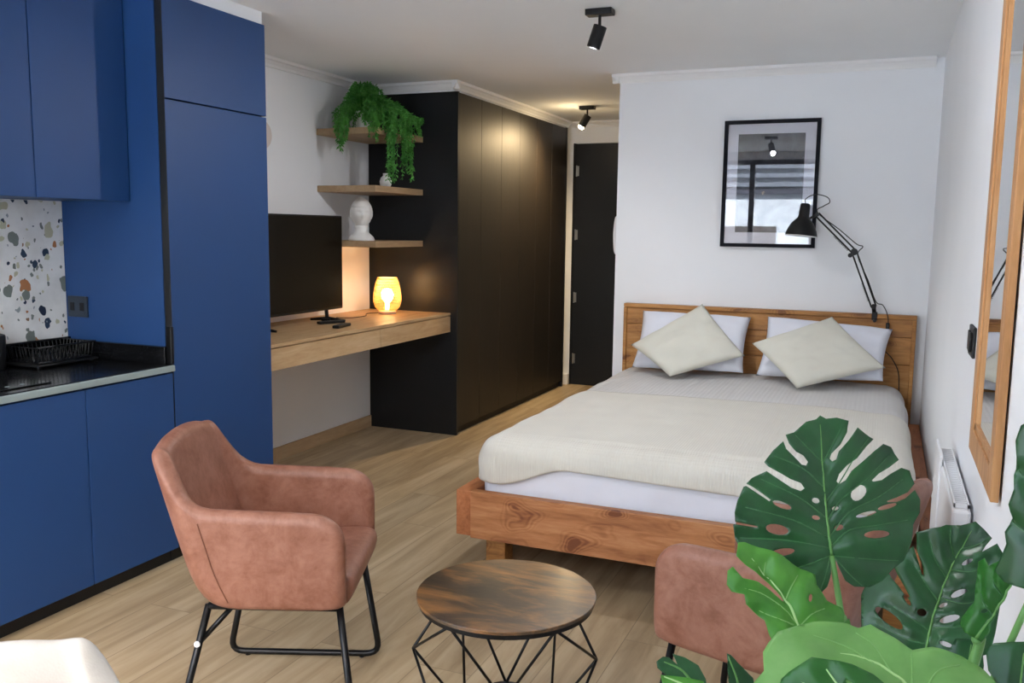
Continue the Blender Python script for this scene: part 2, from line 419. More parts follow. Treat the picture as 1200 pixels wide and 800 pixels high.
# ------------------------------------------------------------------ kitchen
FX = -2.743
def base_cab(y0, y1, label):
    r = root('base_cabinet', label, 'cabinet', (-3.05, (y0 + y1) / 2, 0), group='blue base cabinets')
    MB().box(-3.345, FX - .022, y0 + .002, y1 - .002, .072, .838).build('cabinet_body', BLUE, r)
    MB().box(FX - .02, FX, y0 + .002, y1 - .002, .07, .834, .002).build('door', BLUE, r)
    MB().box(-3.3, -2.795, y0, y1, 0, .07).build('plinth', KICK, r)
base_cab(1.35, 1.85, 'blue base cabinet nearest the viewer, under the cooktop end')
base_cab(1.85, 2.427, 'blue flat base cabinet below the dish rack, cut by left photo edge')
base_cab(2.427, 2.876, 'blue flat base cabinet right beside the tall cabinet')
r = root('worktop', 'black stone kitchen worktop with grey front edge and short upstand', 'worktop', (-3.05, 2.1, .84))
MB().box(-3.35, FX + .0, 1.35, 2.878, .84, .871, .002).build('slab', GRAN, r)
MB().box(FX + .001, FX + .014, 1.35, 2.875, .842, .868, .003).build('edge_strip', GREYEDGE, r)
MB().box(-3.349, -3.325, 1.35, 2.878, .8715, .955, .002).box(-3.324, -2.766, 2.855, 2.878, .8715, .945, .002).build('upstand', GRAN, r)
tag(MB().box(-2.764, -2.735, 2.862, 2.879, .8725, 1.03, .004).build('vertical_bracket', BLKM), 'short black upright bracket at worktop end beside tall blue cabinet', 'bracket')
r = root('cooktop', 'black glass cooktop set flush in the worktop', 'cooktop', (-3.03, 1.95, .8715))
MB().box(-3.26, -2.80, 1.62, 2.33, .8715, .876, .002).build('glass_plate', BLKG, r)
for i in range(5): MB().lathe([(.008, 0), (.008, .0006)], (-2.84, 2.0 + i * .06, .8762), 16).build('touch_mark', GREYEDGE, r)
struct('wall_backsplash', MB().box(-3.3495, -3.342, 1.35, 2.877, .9555, 1.548), TERR)
# wall cabinets
UX = -2.945
def wall_cab(y0, y1, label):
    r = root('wall_cabinet', label, 'cabinet', (-3.1, (y0 + y1) / 2, 1.55), group='blue wall cabinets')
    MB().box(-3.349, UX - .022, y0 + .001, y1 - .001, 1.55, CE - .001).build('cabinet_body', BLUE, r)
    MB().box(UX - .02, UX, y0 + .002, y1 - .002, 1.549, CE - .004, .002).build('door', BLUE, r)
wall_cab(1.5, 1.98, 'blue wall cabinet outside left edge, nearest the viewer')
wall_cab(1.98, 2.425, 'blue wall cabinet at the top left photo corner')
wall_cab(2.425, 2.877, 'blue wall cabinet touching the tall cabinet side')
# tall cabinet
r = root('tall_cabinet', 'tall blue cabinet column with an upper and a long lower door', 'cabinet', (-3.08, 3.2, 0))
MB().box(-3.439, -2.784, 2.88, 3.53, .07, 2.385).build('cabinet_body', BLUE, r)
MB().box(-2.784, -2.768, 2.884, 3.526, .07, 2.385).build('shadow_gap', KICK, r)  # solid black strip puts the recess shadow behind the doors into colour
MB().box(-2.766, FX, 2.8815, 3.5285, .072, 1.962, .0015).build('door', BLUE, r)
MB().box(-2.766, FX, 2.8815, 3.5285, 1.968, 2.385, .0015).build('door', BLUE, r)
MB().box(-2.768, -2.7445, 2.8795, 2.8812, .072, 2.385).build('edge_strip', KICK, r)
MB().box(-3.4, -2.795, 2.88, 3.53, 0, .07).build('plinth', KICK, r)
# socket on the side of the tall cabinet
r = root('wall_socket', 'dark grey double socket on the blue side panel', 'socket', (-3.27, 2.88, 1.09))
MB().box(-3.325, -3.212, 2.868, 2.8795, 1.045, 1.137, .003).build('plate', plain('dark_socket', (38, 48, 62), .4), r)
for x in (-3.297, -3.24):
    MB().box(x - .012, x + .012, 2.8665, 2.8682, 1.073, 1.109, .0004).build('socket_insert', BLK, r)
# dish rack
def dish_rack():
    r = root('dish_rack', 'black wire dish rack on the worktop', 'dish rack', (-3.215, 2.67, .872))
    x0, x1, y0, y1 = -3.29, -3.12, 2.54, 2.80
    def rect(z, e=0): return [(x0 - e, y0 - e, z), (x1 + e, y0 - e, z), (x1 + e, y1 + e, z), (x0 - e, y1 + e, z)]
    MB().tube(rect(.955, .012), .004, 6, closed=True).build('rim', BLKM, r)
    mb = MB().tube(rect(.892), .003, 6, closed=True)
    n = 13
    for i in range(n + 1):
        y = y0 + (y1 - y0) * i / n
        mb.tube([(x0 - .012, y, .955), (x0, y, .892), (x1, y, .892), (x1 + .012, y, .955)], .0022, 6)
    for i in range(10):
        x = x0 + (x1 - x0) * i / 9
        mb.tube([(x, y0 - .012, .955), (x, y0, .892), (x, y1, .892), (x, y1 + .012, .955)], .0022, 6)
    for i in range(n):
        y = y0 + .02 + (y1 - y0 - .04) * i / (n - 1)
        mb.tube([(x0 + .1, y, .892), (x0 + .11, y, .935), (x0 + .12, y, .892)], .002, 6)
    mb.build('wire_basket', BLKM, r)
    MB().box(x0 - .02, x1 + .02, y0 - .02, y1 + .02, .877, .886, .003).build('drip_tray', BLK, r)
    for x in (x0, x1):
        for y in (y0, y1): MB().lathe([(.009, 0), (.009, .008)], (x, y, .8716), 10).build('foot', BLK, r)
dish_rack()
r = root('cooking_pot', 'black pot partly cut off at the left edge beside the terrazzo', 'pot', (-3.285, 2.47, .955))
r.location = (-3.262, 2.435, .8716)
MB().lathe([(.052, .0), (.057, .01), (.06, .13), (.058, .137), (.05, .14), (.02, .147), (.012, .15), (.014, .165), (.001, .168)], (-3.262, 2.435, .8716), 28).build('body', BLK, r, smooth=True)
MB().tube([(-3.262, 2.38, .90), (-3.262, 2.345, .91), (-3.262, 2.34, .97), (-3.262, 2.379, .98)], .007, 8, smooth=4).build('handle', BLK, r, smooth=True)

# ------------------------------------------------------------------ wardrobe, desk, shelves
WXf = -2.731
r = root('wardrobe', 'tall black wardrobe wall with woodgrain doors beside the entrance door', 'wardrobe', (-3.08, 6.7, 0))
MB().box(-3.438, WXf - .026, 5.582, 7.82, .055, 2.375).build('wardrobe_body', WARDS, r)
MB().box(-3.439, WXf, 5.56, 5.581, 0, 2.377, .001).build('side_panel', WARDS, r)
MB().box(WXf - .055, WXf, 7.79, 7.82, 0, 2.377).build('end_panel', WARDS, r)
MB().box(-3.4, WXf - .03, 5.582, 7.82, 0, .05).build('plinth', KICK, r)
ys = [5.584, 5.95, 6.318, 6.686, 7.054, 7.42, 7.788]
for a, b in zip(ys, ys[1:]):
    MB().box(WXf - .024, WXf - .002, a + .0015, b - .0015, .055, 2.372, .0015).build('door', WARD, r)
r = root('wall_desk', 'oak floating desk with two drawers between blue cabinet and black wardrobe', 'desk', (-3.1, 4.55, .735))
MB().box(-3.439, -2.78, 3.532, 5.559, .853, .87, .001).build('desktop', OAK, r)
MB().box(-3.42, -2.80, 3.54, 5.556, .742, .852).build('carcass', OAK, r)
DR = [(3.535, 4.62), (4.624, 5.556)]
for a, b in DR: MB().box(-2.799, -2.781, a, b, .737, .847, .001).build('drawer', OAK, r)
for i, (z, nm) in enumerate(((2.083, 'highest oak shelf, carrying the trailing green plant'), (1.721, 'middle oak shelf, above the white head sculpture'), (1.368, 'lowest oak shelf, above the glowing table lamp'))):
    tag(MB().box(-3.439, -3.0, 4.93, 5.559, z - .04, z, .0015).build('wall_shelf', OAKS), nm, 'shelf', 'oak corner shelves')

# TV
TVX = -3.2
r = root('television', 'black flat television standing on the oak desk', 'television', (TVX, 4.3, .87))
MB().box(TVX - .02, TVX + .012, 3.80, 4.835, .94, 1.525, .006).build('bezel', BLK, r)
MB().box(TVX + .0122, TVX + .0135, 3.81, 4.825, .955, 1.515).build('screen', plain('tv_screen', (5, 5, 6), .25, spec=.3, bump=0), r)
MB().box(TVX - .05, TVX - .02, 4.0, 4.6, 1.0, 1.35, .01).build('rear_housing', BLK, r)
for y in (4.0, 4.68):
    MB().tube([(TVX - .01, y, .95), (TVX - .005, y, .90), (TVX + .0, y, .89)], .012, 8).tube([(TVX - .12, y - .01, .877), (TVX, y, .888), (TVX + .12, y + .012, .877)], [.007, .012, .007], 8).box(TVX - .03, TVX + .03, y - .03, y + .03, .871, .888, .004).build('foot', BLK, r)
def remote(x, y, a, label):
    r = root('remote_control', label, 'remote control', (x, y, .8705), a, 'black remote controls')
    MB().box(-.09, .09, -.022, .022, 0, .017, .005).build('body', BLK, r, local=True)
    mb = MB()
    for i in range(7):
        for j in range(3): mb.lathe([(.0045, 0), (.004, .0015)], (-.07 + i * .018, -.012 + j * .012, .0172), 8)
    mb.build('buttons', plain('grey_rubber', (70, 72, 76), .6), r, local=True)
p = at(388, 378, 2, .875); remote(p.x, p.y, 1.2, 'black remote control lying nearer the television foot')
p = at(398, 382, 2, .875); remote(p.x + .015, p.y - .0, 1.75, 'black remote control nearest the desk front edge')

# table lamp
LX, LY = -3.13, 5.29
def table_lamp():
    z0 = .8705
    r = root('table_lamp', 'glowing woven rattan table lamp at the desk end', 'lamp', (LX, LY, z0))
    MB().lathe([(.058, 0), (.062, .006), (.062, .016), (.055, .022)], (LX, LY, z0), 32).build('base', plain('pale_wood_base', (214, 180, 150), .5), r, smooth=True)
    prof = [(.062, .028), (.080, .045), (.092, .08), (.094, .11), (.088, .16), (.078, .21), (.064, .245)]
    def R(z):
        for (a, za), (b, zb) in zip(prof, prof[1:]):
            if z <= zb: t = (z - za) / (zb - za); return a + (b - a) * t
        return prof[-1][0]
    mb = MB()
    n = 38
    for dr in (1, -1):
        for k in range(n):
            pts = []
            for i in range(13):
                z = .03 + .213 * i / 12; a = 2 * PI * k / n + dr * 1.0 * i / 12
                rr = R(z) + .0012 * dr; pts.append((LX + rr * math.cos(a), LY + rr * math.sin(a), z0 + z))
            mb.tube(pts, .0024, 5)
    for z, q in ((.028, .003), (.245, .004), (.075, .002), (.12, .002), (.16, .002), (.2, .002)):
        mb.tube([(LX + R(z) * math.cos(2 * PI * k / 36), LY + R(z) * math.sin(2 * PI * k / 36), z0 + z) for k in range(36)], q, 6, closed=True)
    mb.build('lamp_shade', WEAVE, r, smooth='full')
    b = MB().lathe([(.001, .0), (.014, .0), (.016, .05), (.036, .075), (.044, .105), (.036, .135), (.02, .146), (.001, .15)], (LX, LY, z0 + .025), 20).build('bulb', M_emit('lamp_bulb_glow', (255, 212, 136), 17), r, smooth=True)
    MB().tube([(LX - .06, LY, z0 + .004), (LX - .10, LY - .10, z0 + .004), (LX - .02, LY - .25, z0 + .004), (LX - .03, LY - .40, z0 + .004), (LX - .12, LY - .44, z0 + .004)], .003, 6, smooth=6).build('cord', plain('brown_cord', (70, 40, 26), .6), r, smooth=True)
    l = bpy.data.lights.new('table_lamp_light', 'POINT'); l.energy = 3.4; l.color = (1, .64, .32); l.shadow_soft_size = .012
    o = bpy.data.objects.new('table_lamp_light', l); COL.objects.link(o); o.parent = r; o.location = (0, 0, .205)
table_lamp()

# white head sculpture
def head_sculpture():
    cx, cy, z0 = -3.2, 5.08, 1.3685
    mb = MB()
    mb.lathe([(.084, 0), (.086, .008), (.078, .026), (.056, .045), (.044, .06), (.042, .085), (.046, .10)], (0, 0, 0), 36)
    def g(a, b, s): return math.exp(-((a - b) / s) ** 2)
    def hd(u, v):
        th = 2 * PI * u; ph = PI * v  # ph 0 top
        rz = .1; x = math.sin(ph) * math.cos(th); y = math.sin(ph) * math.sin(th); z = math.cos(ph)
        rx, ry = .070, .068
        if z < 0: k = 1 - .28 * (-z) ** 1.6; rx *= k; ry *= k
        p = Vector((x * rx, y * ry, z * rz))
        az = math.atan2(y, x)             # face towards +x
        f = .0
        f += .013 * g(az, 0, .13) * g(z, -.12, .2)                   # nose
        f += .004 * g(az, 0, .6) * g(z, .22, .1)                     # brow
        f -= .006 * (g(az, .42, .2) + g(az, -.42, .2)) * g(z, .06, .1)
        f += .003 * (g(az, .42, .16) + g(az, -.42, .16)) * g(z, .03, .05)
        f += .005 * g(az, 0, .28) * (g(z, -.42, .05) + g(z, -.52, .05))
        f += .006 * g(az, 0, .35) * g(z, -.72, .12)
        hair = z > .42 or (abs(az) > 1.35 and z > -.35)
        if hair: f += .006 + .0022 * (math.sin(az * 22) * math.sin(z * 48))
        p += Vector((x, y, 0)).normalized() * f if abs(z) < .98 else Vector((0, 0, 0))
        return p + Vector((0, 0, .175))
    mb.grid(hd, 96, 60, closeu=True)
    mb.lathe([(.036, .255), (.036, .262), (.03, .274), (.017, .284), (.001, .288)], (-.004, 0, 0), 28)
    for s in (-1, 1):
        mb.tube([(-.002, s * .062, .205), (.004, s * .066, .19), (.002, s * .063, .16), (.003, s * .056, .13), (.001, s * .05, .118)], [.006, .008, .006, .007, .004], 8, smooth=4)
    ang = math.radians(-48); R3 = Matrix.Rotation(ang, 3, 'Z')
    mb.v = [R3 @ v + Vector((cx, cy, z0)) for v in mb.v]
    tag(mb.build('head_sculpture', CERAM, smooth='full'), 'white ceramic head sculpture on the lowest oak shelf', 'sculpture')
head_sculpture()
p = at(452, 214, 2, 1.722); vx, vy = -3.12, 5.12
vx, vy = at(452, 214, 0, -3.07).x, at(452, 214, 0, -3.07).y
tag(MB().lathe([(.028, 0), (.037, .012), (.04, .035), (.032, .06), (.018, .072), (.017, .083), (.02, .088), (.014, .086), (.012, .07)], (vx, vy, 1.7215), 24, cap=True).build('vase', CERAM, smooth=True), 'tiny white vase on the middle shelf behind hanging leaves', 'vase')

# trailing plant
def trailing_plant():
    cx, cy, z0 = -3.18, 5.10, 2.0835
    r = root('trailing_plant', 'green trailing fern plant spilling over the highest oak shelf', 'plant', (cx, cy, z0))
    MB().lathe([(.05, 0), (.055, .005), (.072, .11), (.075, .115), (.068, .117), (.064, .1), (.001, .098)], (cx, cy, z0), 28).build('pot', CERAM, r, smooth=True)
    rnd = random.Random(4)
    leaf = MB(); stem = MB()
    def leaflet(p, d, L):
        d = d.normalized(); s = d.cross(Vector((rnd.uniform(-1, 1), rnd.uniform(-1, 1), rnd.uniform(-1, 1)))).normalized()
        w = L * .2; n = d.cross(s) * L * .12
        leaf.add([p, p + d * L * .45 + s * w + n, p + d * L, p + d * L * .45 - s * w + n], [(0, 1, 2, 3)])
    def strand(pts, dens=1., L=.026):
        pts = catmull([Vector(p) for p in pts], 8)
        stem.tube(pts, .0012, 4)
        for i in range(1, len(pts)):
            t = (pts[i] - pts[i - 1]).normalized()
            for k in range(int(3 * dens)):
                a = rnd.uniform(0, 2 * PI); o = t.orthogonal().normalized(); o = Matrix.Rotation(a, 3, t) @ o
                leaflet(pts[i - 1].lerp(pts[i], rnd.random()), o + t * .7 + Vector((0, 0, -.2)), L * rnd.uniform(.7, 1.2))
    top = Vector((cx, cy, z0 + .10))
    ztop = 2.0835
    for i in range(110):     # crown
        a = rnd.uniform(0, 2 * PI); h = rnd.uniform(.05, .19); R_ = rnd.uniform(.03, .14)
        e = Vector((math.cos(a), math.sin(a), 0))
        q = top + e * R_
        q.y = max(q.y, 4.86); q.x = min(q.x, -2.9)
        q.x = max(q.x, -3.41)
        strand([top, top + e * R_ * .5 + Vector((0, 0, h)), Vector((q.x, q.y, top.z + h * .55)), Vector((q.x * 1.0, q.y, top.z - rnd.uniform(-.03, .09)))], 1.1)
    def hang(x, y, zend, n, sp, L=.025):
        for i in range(n):
            xx = x + rnd.uniform(-sp, sp); yy = y + rnd.uniform(-sp, sp)
            mid = Vector(((top.x + xx) / 2, (top.y + yy) / 2, top.z + rnd.uniform(.04, .1)))
            ze = zend + rnd.uniform(0, .14)
            strand([top, mid, Vector((xx, yy, top.z - .01)), Vector((xx + rnd.uniform(-.01, .01), yy, (top.z + ze) / 2)), Vector((xx + rnd.uniform(-.02, .02), yy + rnd.uniform(-.02, .02), ze))], 1.1, L)
    hang(-3.21, 4.87, 1.92, 12, .035)
    hang(-3.02, 4.89, 2.0, 10, .05)           # over the short end
    hang(-2.955, 5.06, 1.735, 14, .028)
    hang(-2.955, 5.02, 1.99, 9, .05)
    hang(-2.945, 5.24, 1.75, 14, .03)
    hang(-2.95, 5.12, 1.95, 12, .06)
    hang(-2.96, 5.36, 2.06, 10, .05)
    stem.build('stems', FERN, r)
    leaf.build('foliage', FERN, r)
trailing_plant()
# pale round wall fitting
tag(MB().lathe([(.09, 0), (.09, .03), (.08, .045), (.001, .045)], (-3.4395, 4.335, 1.985), 32, axis=(1, 0, 0)).build('wall_fitting', plain('pale_pink_plastic', (214, 204, 200), .4)), 'round pale fitting on left wall, mostly hidden by tall blue cabinet', 'wall fitting')

# ------------------------------------------------------------------ ceiling spots
def spot_light(x, y, zdir, label, on, W=0):
    r = root('ceiling_spotlight', label, 'ceiling light', (x, y, CE - .03), group='black ceiling spotlights')
    r.location = (x, y, CE)
    MB().box(-.062, .062, -.03, .03, -.028, -.0005, .003).build('ceiling_plate', BLKM, r, local=True)
    MB().tube([(0, 0, -.028), (0, 0, -.085)], .007, 10).lathe([(.011, -.01), (.011, .01)], (0, 0, -.088), 12, axis=(1, 0, 0)).build('stem', BLKM, r, local=True)
    d = Vector(zdir).normalized(); c = Vector((0, 0, -.085))
    q = c - d * .012
    MB().lathe([(.03, 0), (.031, .002), (.031, .098), (.029, .1), (.027, .1), (.027, .07), (.001, .07)], q, 24, axis=d, cap=True).build('lamp_head', BLKM, r, local=True, smooth=True)
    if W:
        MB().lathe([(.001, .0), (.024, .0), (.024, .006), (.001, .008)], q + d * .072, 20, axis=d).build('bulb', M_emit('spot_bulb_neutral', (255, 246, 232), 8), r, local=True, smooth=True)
        l = bpy.data.lights.new('room_spot_fill', 'SPOT'); l.energy = W; l.color = (.98, .98, 1); l.spot_size = math.radians(178); l.spot_blend = .6; l.shadow_soft_size = .024  # wide fill light added at the spot head to even out the room
        o = bpy.data.objects.new('room_spot_fill', l); COL.objects.link(o); o.parent = r
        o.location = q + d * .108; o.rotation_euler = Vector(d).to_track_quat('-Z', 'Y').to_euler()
    if on:
        MB().lathe([(.001, .0), (.025, .0), (.026, .03), (.02, .045), (.001, .05)], q + d * .072, 20, axis=d).build('bulb', M_emit('spot_bulb_glow', (255, 226, 170), 40), r, local=True, smooth=True)
        l = bpy.data.lights.new('hall_spot', 'SPOT'); l.energy = 110; l.color = (1, .74, .42); l.spot_size = math.radians(150); l.spot_blend = 1; l.shadow_soft_size = .03
        o = bpy.data.objects.new('hall_spot', l); COL.objects.link(o); o.parent = r
        o.location = q + d * .13; o.rotation_euler = Vector(d).to_track_quat('-Z', 'Y').to_euler()
        l = bpy.data.lights.new('hall_glow', 'POINT'); l.energy = 3.5; l.color = (1, .74, .42); l.shadow_soft_size = .03
        o = bpy.data.objects.new('hall_glow', l); COL.objects.link(o); o.parent = r; o.location = q + d * .14
spot_light(-1.255, 4.0, (-.34, .0, -1), 'black ceiling spotlight over the room centre, near the bed foot', False, 36)
spot_light(-2.275, 6.98, (-.5, -.12, -.85), 'lit ceiling spotlight near the black wardrobe and hall', True)
spot_light(-1.16, 1.62, (.3, .35, -1), 'black ceiling spotlight seen only as reflection in picture glass', False, 24)

# intercom on the hall side of the white wall
r = root('intercom_handset', 'white intercom handset just showing at the white wall edge', 'intercom', (-1.65, 5.80, 1.42))
MB().box(-1.652, -1.6355, 5.74, 5.86, 1.30, 1.54, .006).build('wall_unit', PLASTW, r)
MB().tube([(-1.655, 5.80, 1.545), (-1.670, 5.80, 1.53), (-1.678, 5.80, 1.42), (-1.670, 5.80, 1.32), (-1.655, 5.80, 1.305)], .012, 12, smooth=5).build('handset', PLASTW, r, smooth=True)

# ------------------------------------------------------------------ picture
r = root('framed_picture', 'black framed monochrome print with white mat behind glass', 'picture', (-.675, 5.679, 1.365))
px0, px1, pz0, pz1 = -.956, -.395, 1.366, 2.131
mb = MB().box(px0, px1, 5.65, 5.6785, pz1 - .022, pz1).box(px0, px1, 5.65, 5.6785, pz0, pz0 + .022)
mb.box(px0, px0 + .022, 5.65, 5.6785, pz0 + .022, pz1 - .022).box(px1 - .022, px1, 5.65, 5.6785, pz0 + .022, pz1 - .022)
mb.build('frame', plain('black_picture_frame', (14, 16, 26), .6, spec=.15), r)
MB().box(px0 + .022, px1 - .022, 5.668, 5.678, pz0 + .022, pz1 - .022).build('mat_board', plain('white_mat', (226, 226, 236), .8, bump=0, var=.01), r)
t = NT('monochrome_print'); v = t.coords((1, 1, 1)); nn = t.noise(v, 6, 5, .6, 1.)
t.color(t.ramp(nn, [(.3, lin((30, 32, 38))), (.6, lin((78, 80, 88))), (.8, lin((120, 122, 128)))])); t.set(.7, 0, .1)
MB().box(px0 + .085, px1 - .085, 5.6665, 5.6679, pz0 + .09, pz1 - .082).build('print', t.m, r)
MB().box(px0 + .022, px1 - .022, 5.6605, 5.6625, pz0 + .022, pz1 - .022).build('glass', GLASSP, r)

# ------------------------------------------------------------------ bed
RY = 3.27
r = root('bed_frame', 'chunky pine bed frame with plank headboard and front rail', 'bed', (-.68, 4.45, 0))
MB().box(-1.54, .18, RY, RY + .045, .165, .366, .004).build('front_rail', PINE, r)
MB().box(-1.615, -1.542, RY + .02, 5.6, .165, .36, .004).build('side_rail', PINEY, r)
MB().box(.182, .24, RY + .02, 5.6, .165, .36, .004).build('side_rail', PINEY, r)
for x in (-1.52, .07):
    for y in (RY + .12, 5.3): MB().box(x, x + .09, y, y + .09, 0, .17, .004).build('leg', PINEH, r)
MB().box(-1.54, .18, RY + .046, 5.6, .24, .27).build('slat_base', PINEY, r)
hb = MB()
zs = [.10, .30, .50, .70, .86, .965]
for a, b in zip(zs, zs[1:]): hb.box(-1.53, .174, 5.615, 5.65, a + .001, b - .001, .003)
hbo = hb.build('headboard', PINEH, r)
MB().box(-1.547, .191, 5.6, 5.66, .966, .99, .003).box(-1.547, -1.525, 5.6, 5.66, 0, .965, .003).box(.169, .191, 5.6, 5.66, 0, .965, .003).build('headboard_frame', PINEH, r)

def drape_fn(x0, x1, y0, y1, rad, zt, hem, off=0., nz=None, sides=('l', 'r', 'f')):
    """sheet lying over a box with rounded shoulders; u,v in [0,1]"""
    def P(u, v, nu=90, nv=70):
        # u: across, v: from foot to head
        el, er, ef = .18, .18, .16
        s = (u - el) / (1 - el - er); t = (v - ef) / (1 - ef)
        ds = -min(s, 0) / (el / (1 - el - er)) if s < 0 else (max(s - 1, 0) / (er / (1 - el - er)) if s > 1 else 0)
        dt = -min(t, 0) / (ef / (1 - ef)) if t < 0 else 0
        sx = x0 + rad + (x1 - x0 - 2 * rad) * min(max(s, 0), 1); ty = y0 + rad + (y1 - y0 - rad) * min(max(t, 0), 1)
        e = max(ds, dt)
        if e > 0:
            dx = -ds if s < 0 else ds; dy = -dt
            L = math.hypot(dx, dy); dx /= L; dy /= L
            # square-ish fan
            H = hem(sx, ty, dx, dy); arc = e * H
            if arc < rad * PI / 2:
                a = arc / rad; o = (rad + off) * math.sin(a); z = zt + off - (rad + off) * (1 - math.cos(a))
            else: o = rad + off; z = zt - rad - (arc - rad * PI / 2)
            p = Vector((sx + dx * o, ty + dy * o, z)); n = Vector((dx, dy, .3)).normalized()
        else: p = Vector((sx, ty, zt + off)); n = Vector((0, 0, 1))
        if nz: p += n * nz(p, e)
        return p
    return P
def sheet(name, fn, mat, label, cat, nu=100, nv=80, th=.005, group=None):
    mb = MB().grid(fn, nu, nv)
    o = mb.build(name, mat, smooth='full', mods=(SOL(th, -1),)); return tag(o, label, cat, group)
BX0, BX1, BY0, BY1, BZ = -1.545, .155, 3.325, 5.55, .578
# mattress
mb = MB().box(-1.50, .13, 3.37, 5.56, .272, .52, .05)
tag(mb.build('mattress', F_WHITE, smooth=True), 'white mattress lying inside the pine bed frame', 'mattress')
def nz1(p, e):
    w = .006 * noise.noise(Vector((p.x * 2.2, p.y * 2, p.z * 2))) + .0025 * noise.noise(Vector((p.x * 7, p.y * 7, p.z * 7 + 3)))
    if e > 0: w += .010 * noise.noise(Vector((p.x * 3.5 + 9, p.y * 3.5, p.z * 6))) + .005 * noise.noise(Vector((p.x * 9 + p.z * 6, p.y * 9, p.z * 14)))
    else: w += .010 * math.sin((p.x - BX0) / (BX1 - BX0) * PI) 
    return w
def bedz(p): return BZ
sheet('duvet', drape_fn(BX0 + .012, BX1 - .012, BY0 + .012, BY1, .10, BZ - .012, lambda x, y, dx, dy: .30, 0, nz1), F_WHITE,
      'white duvet showing between throw hem and front rail', 'duvet', 110, 90, .012)
def nz2(p, e):
    return nz1(p, e) + .0015 * noise.noise(Vector((p.x * 16, p.y * 5, 2)))
def cov():
    f = drape_fn(BX0, BX1, BY0, BY1, .10, BZ, lambda x, y, dx, dy: .26, 0.004, nz2)
    def g(u, v): return f(u, .16 + .84 * (.42 + .58 * v))
    return g
sheet('coverlet', cov(), F_COVER, 'pale grey striped coverlet on the bed below the pillows', 'coverlet', 110, 60, .004)
def thr():
    # cream throw: foot half, front hem rises in an arc to show the duvet
    def hem(x, y, dx, dy):
        if dy < -.3:
            t = min(max((x - BX0 - .1) / .32, 0), 1)
            front = .245 + (.152 - .245) * (t * t * (3 - 2 * t)) + .035 * max(0, min(1, (x - BX0 - .3) / 1.3)) * .9
            side = .245; w = min(1, -dy)
            return front * w + side * (1 - w)
        return .25
    f = drape_fn(BX0 - .006, BX1 + .004, BY0 - .006, BY1, .105, BZ + .005, hem, .006, nz2)
    def g(u, v):
        # far hem slightly crooked
        far = .535 + .035 * u
        vv = v * (.16 + .84 * far)
        return f(u, vv)
    return g
sheet('throw_blanket', thr(), F_THROW, 'cream knitted throw blanket across the foot of the bed', 'blanket', 120, 90, .006)

def quad_cushion(c, th, name, mat, label, cat, group, pinch=.07, seed=0, ns=30, wr=.006, parent_piping=None):
    """c: corners (TL, TR, BR, BL) seen from the front; closed inflated cushion"""
    c = [Vector(p) for p in c]
    nrm = ((c[1] - c[3]).cross(c[0] - c[2])).normalized()
    if nrm.y > 0: nrm = -nrm
    cen = sum(c, Vector()) / 4
    def P(u, v, side):
        a, b = 2 * u - 1, 2 * v - 1
        uu = .5 + .5 * a * (1 - pinch * (1 - b * b) * abs(a)); vv = .5 + .5 * b * (1 - pinch * (1 - a * a) * abs(b))
        p = c[0] * (1 - uu) * (1 - vv) + c[1] * uu * (1 - vv) + c[2] * uu * vv + c[3] * (1 - uu) * vv
        h = ((1 - abs(a) ** 2.6) * (1 - abs(b) ** 2.6)); h = max(h, 0) ** .42
        w = wr * noise.noise(Vector((a * 2.6 + seed, b * 2.6, seed * 1.7 + side))) * 2 * h + wr * .6 * noise.noise(Vector((a * 6 + seed, b * 5, seed))) * h
        return p + nrm * side * (th / 2 * h + w) + nrm * 0.0
    mb = MB().grid(lambda u, v: P(u, v, 1), ns, ns).grid(lambda u, v: P(u, v, -1), ns, ns)
    o = mb.build(name, mat, smooth='full', weld=True); return tag(o, label, cat, group)
quad_cushion([(-1.41, 5.57, .95), (-.735, 5.57, .94), (-.735, 5.33, .63), (-1.41, 5.33, .615)], .16, 'pillow', F_WHITE, 'white pillow at the left side of the headboard', 'pillow', 'white pillows', .05, 1, wr=.009)
quad_cushion([(-.635, 5.57, .95), (.065, 5.57, .91), (.03, 5.33, .64), (-.66, 5.33, .62)], .16, 'pillow', F_WHITE, 'white pillow at the right side, below the reading lamp', 'pillow', 'white pillows', .05, 2, wr=.009)
quad_cushion([at(823, 356, 1, 5.42), at(873, 417, 1, 5.28), at(785, 441, 1, 5.10), at(739, 404, 1, 5.24)], .11, 'cushion', F_CUSH, 'cream square cushion tilted against the left pillow', 'cushion', 'cream cushions', .03, 3)
quad_cushion([at(975, 371, 1, 5.40), at(1038, 431, 1, 5.24), at(934, 455, 1, 5.06), at(881, 402, 1, 5.22)], .11, 'cushion', F_CUSH, 'cream square cushion tilted against the right pillow', 'cushion', 'cream cushions', .03, 4)

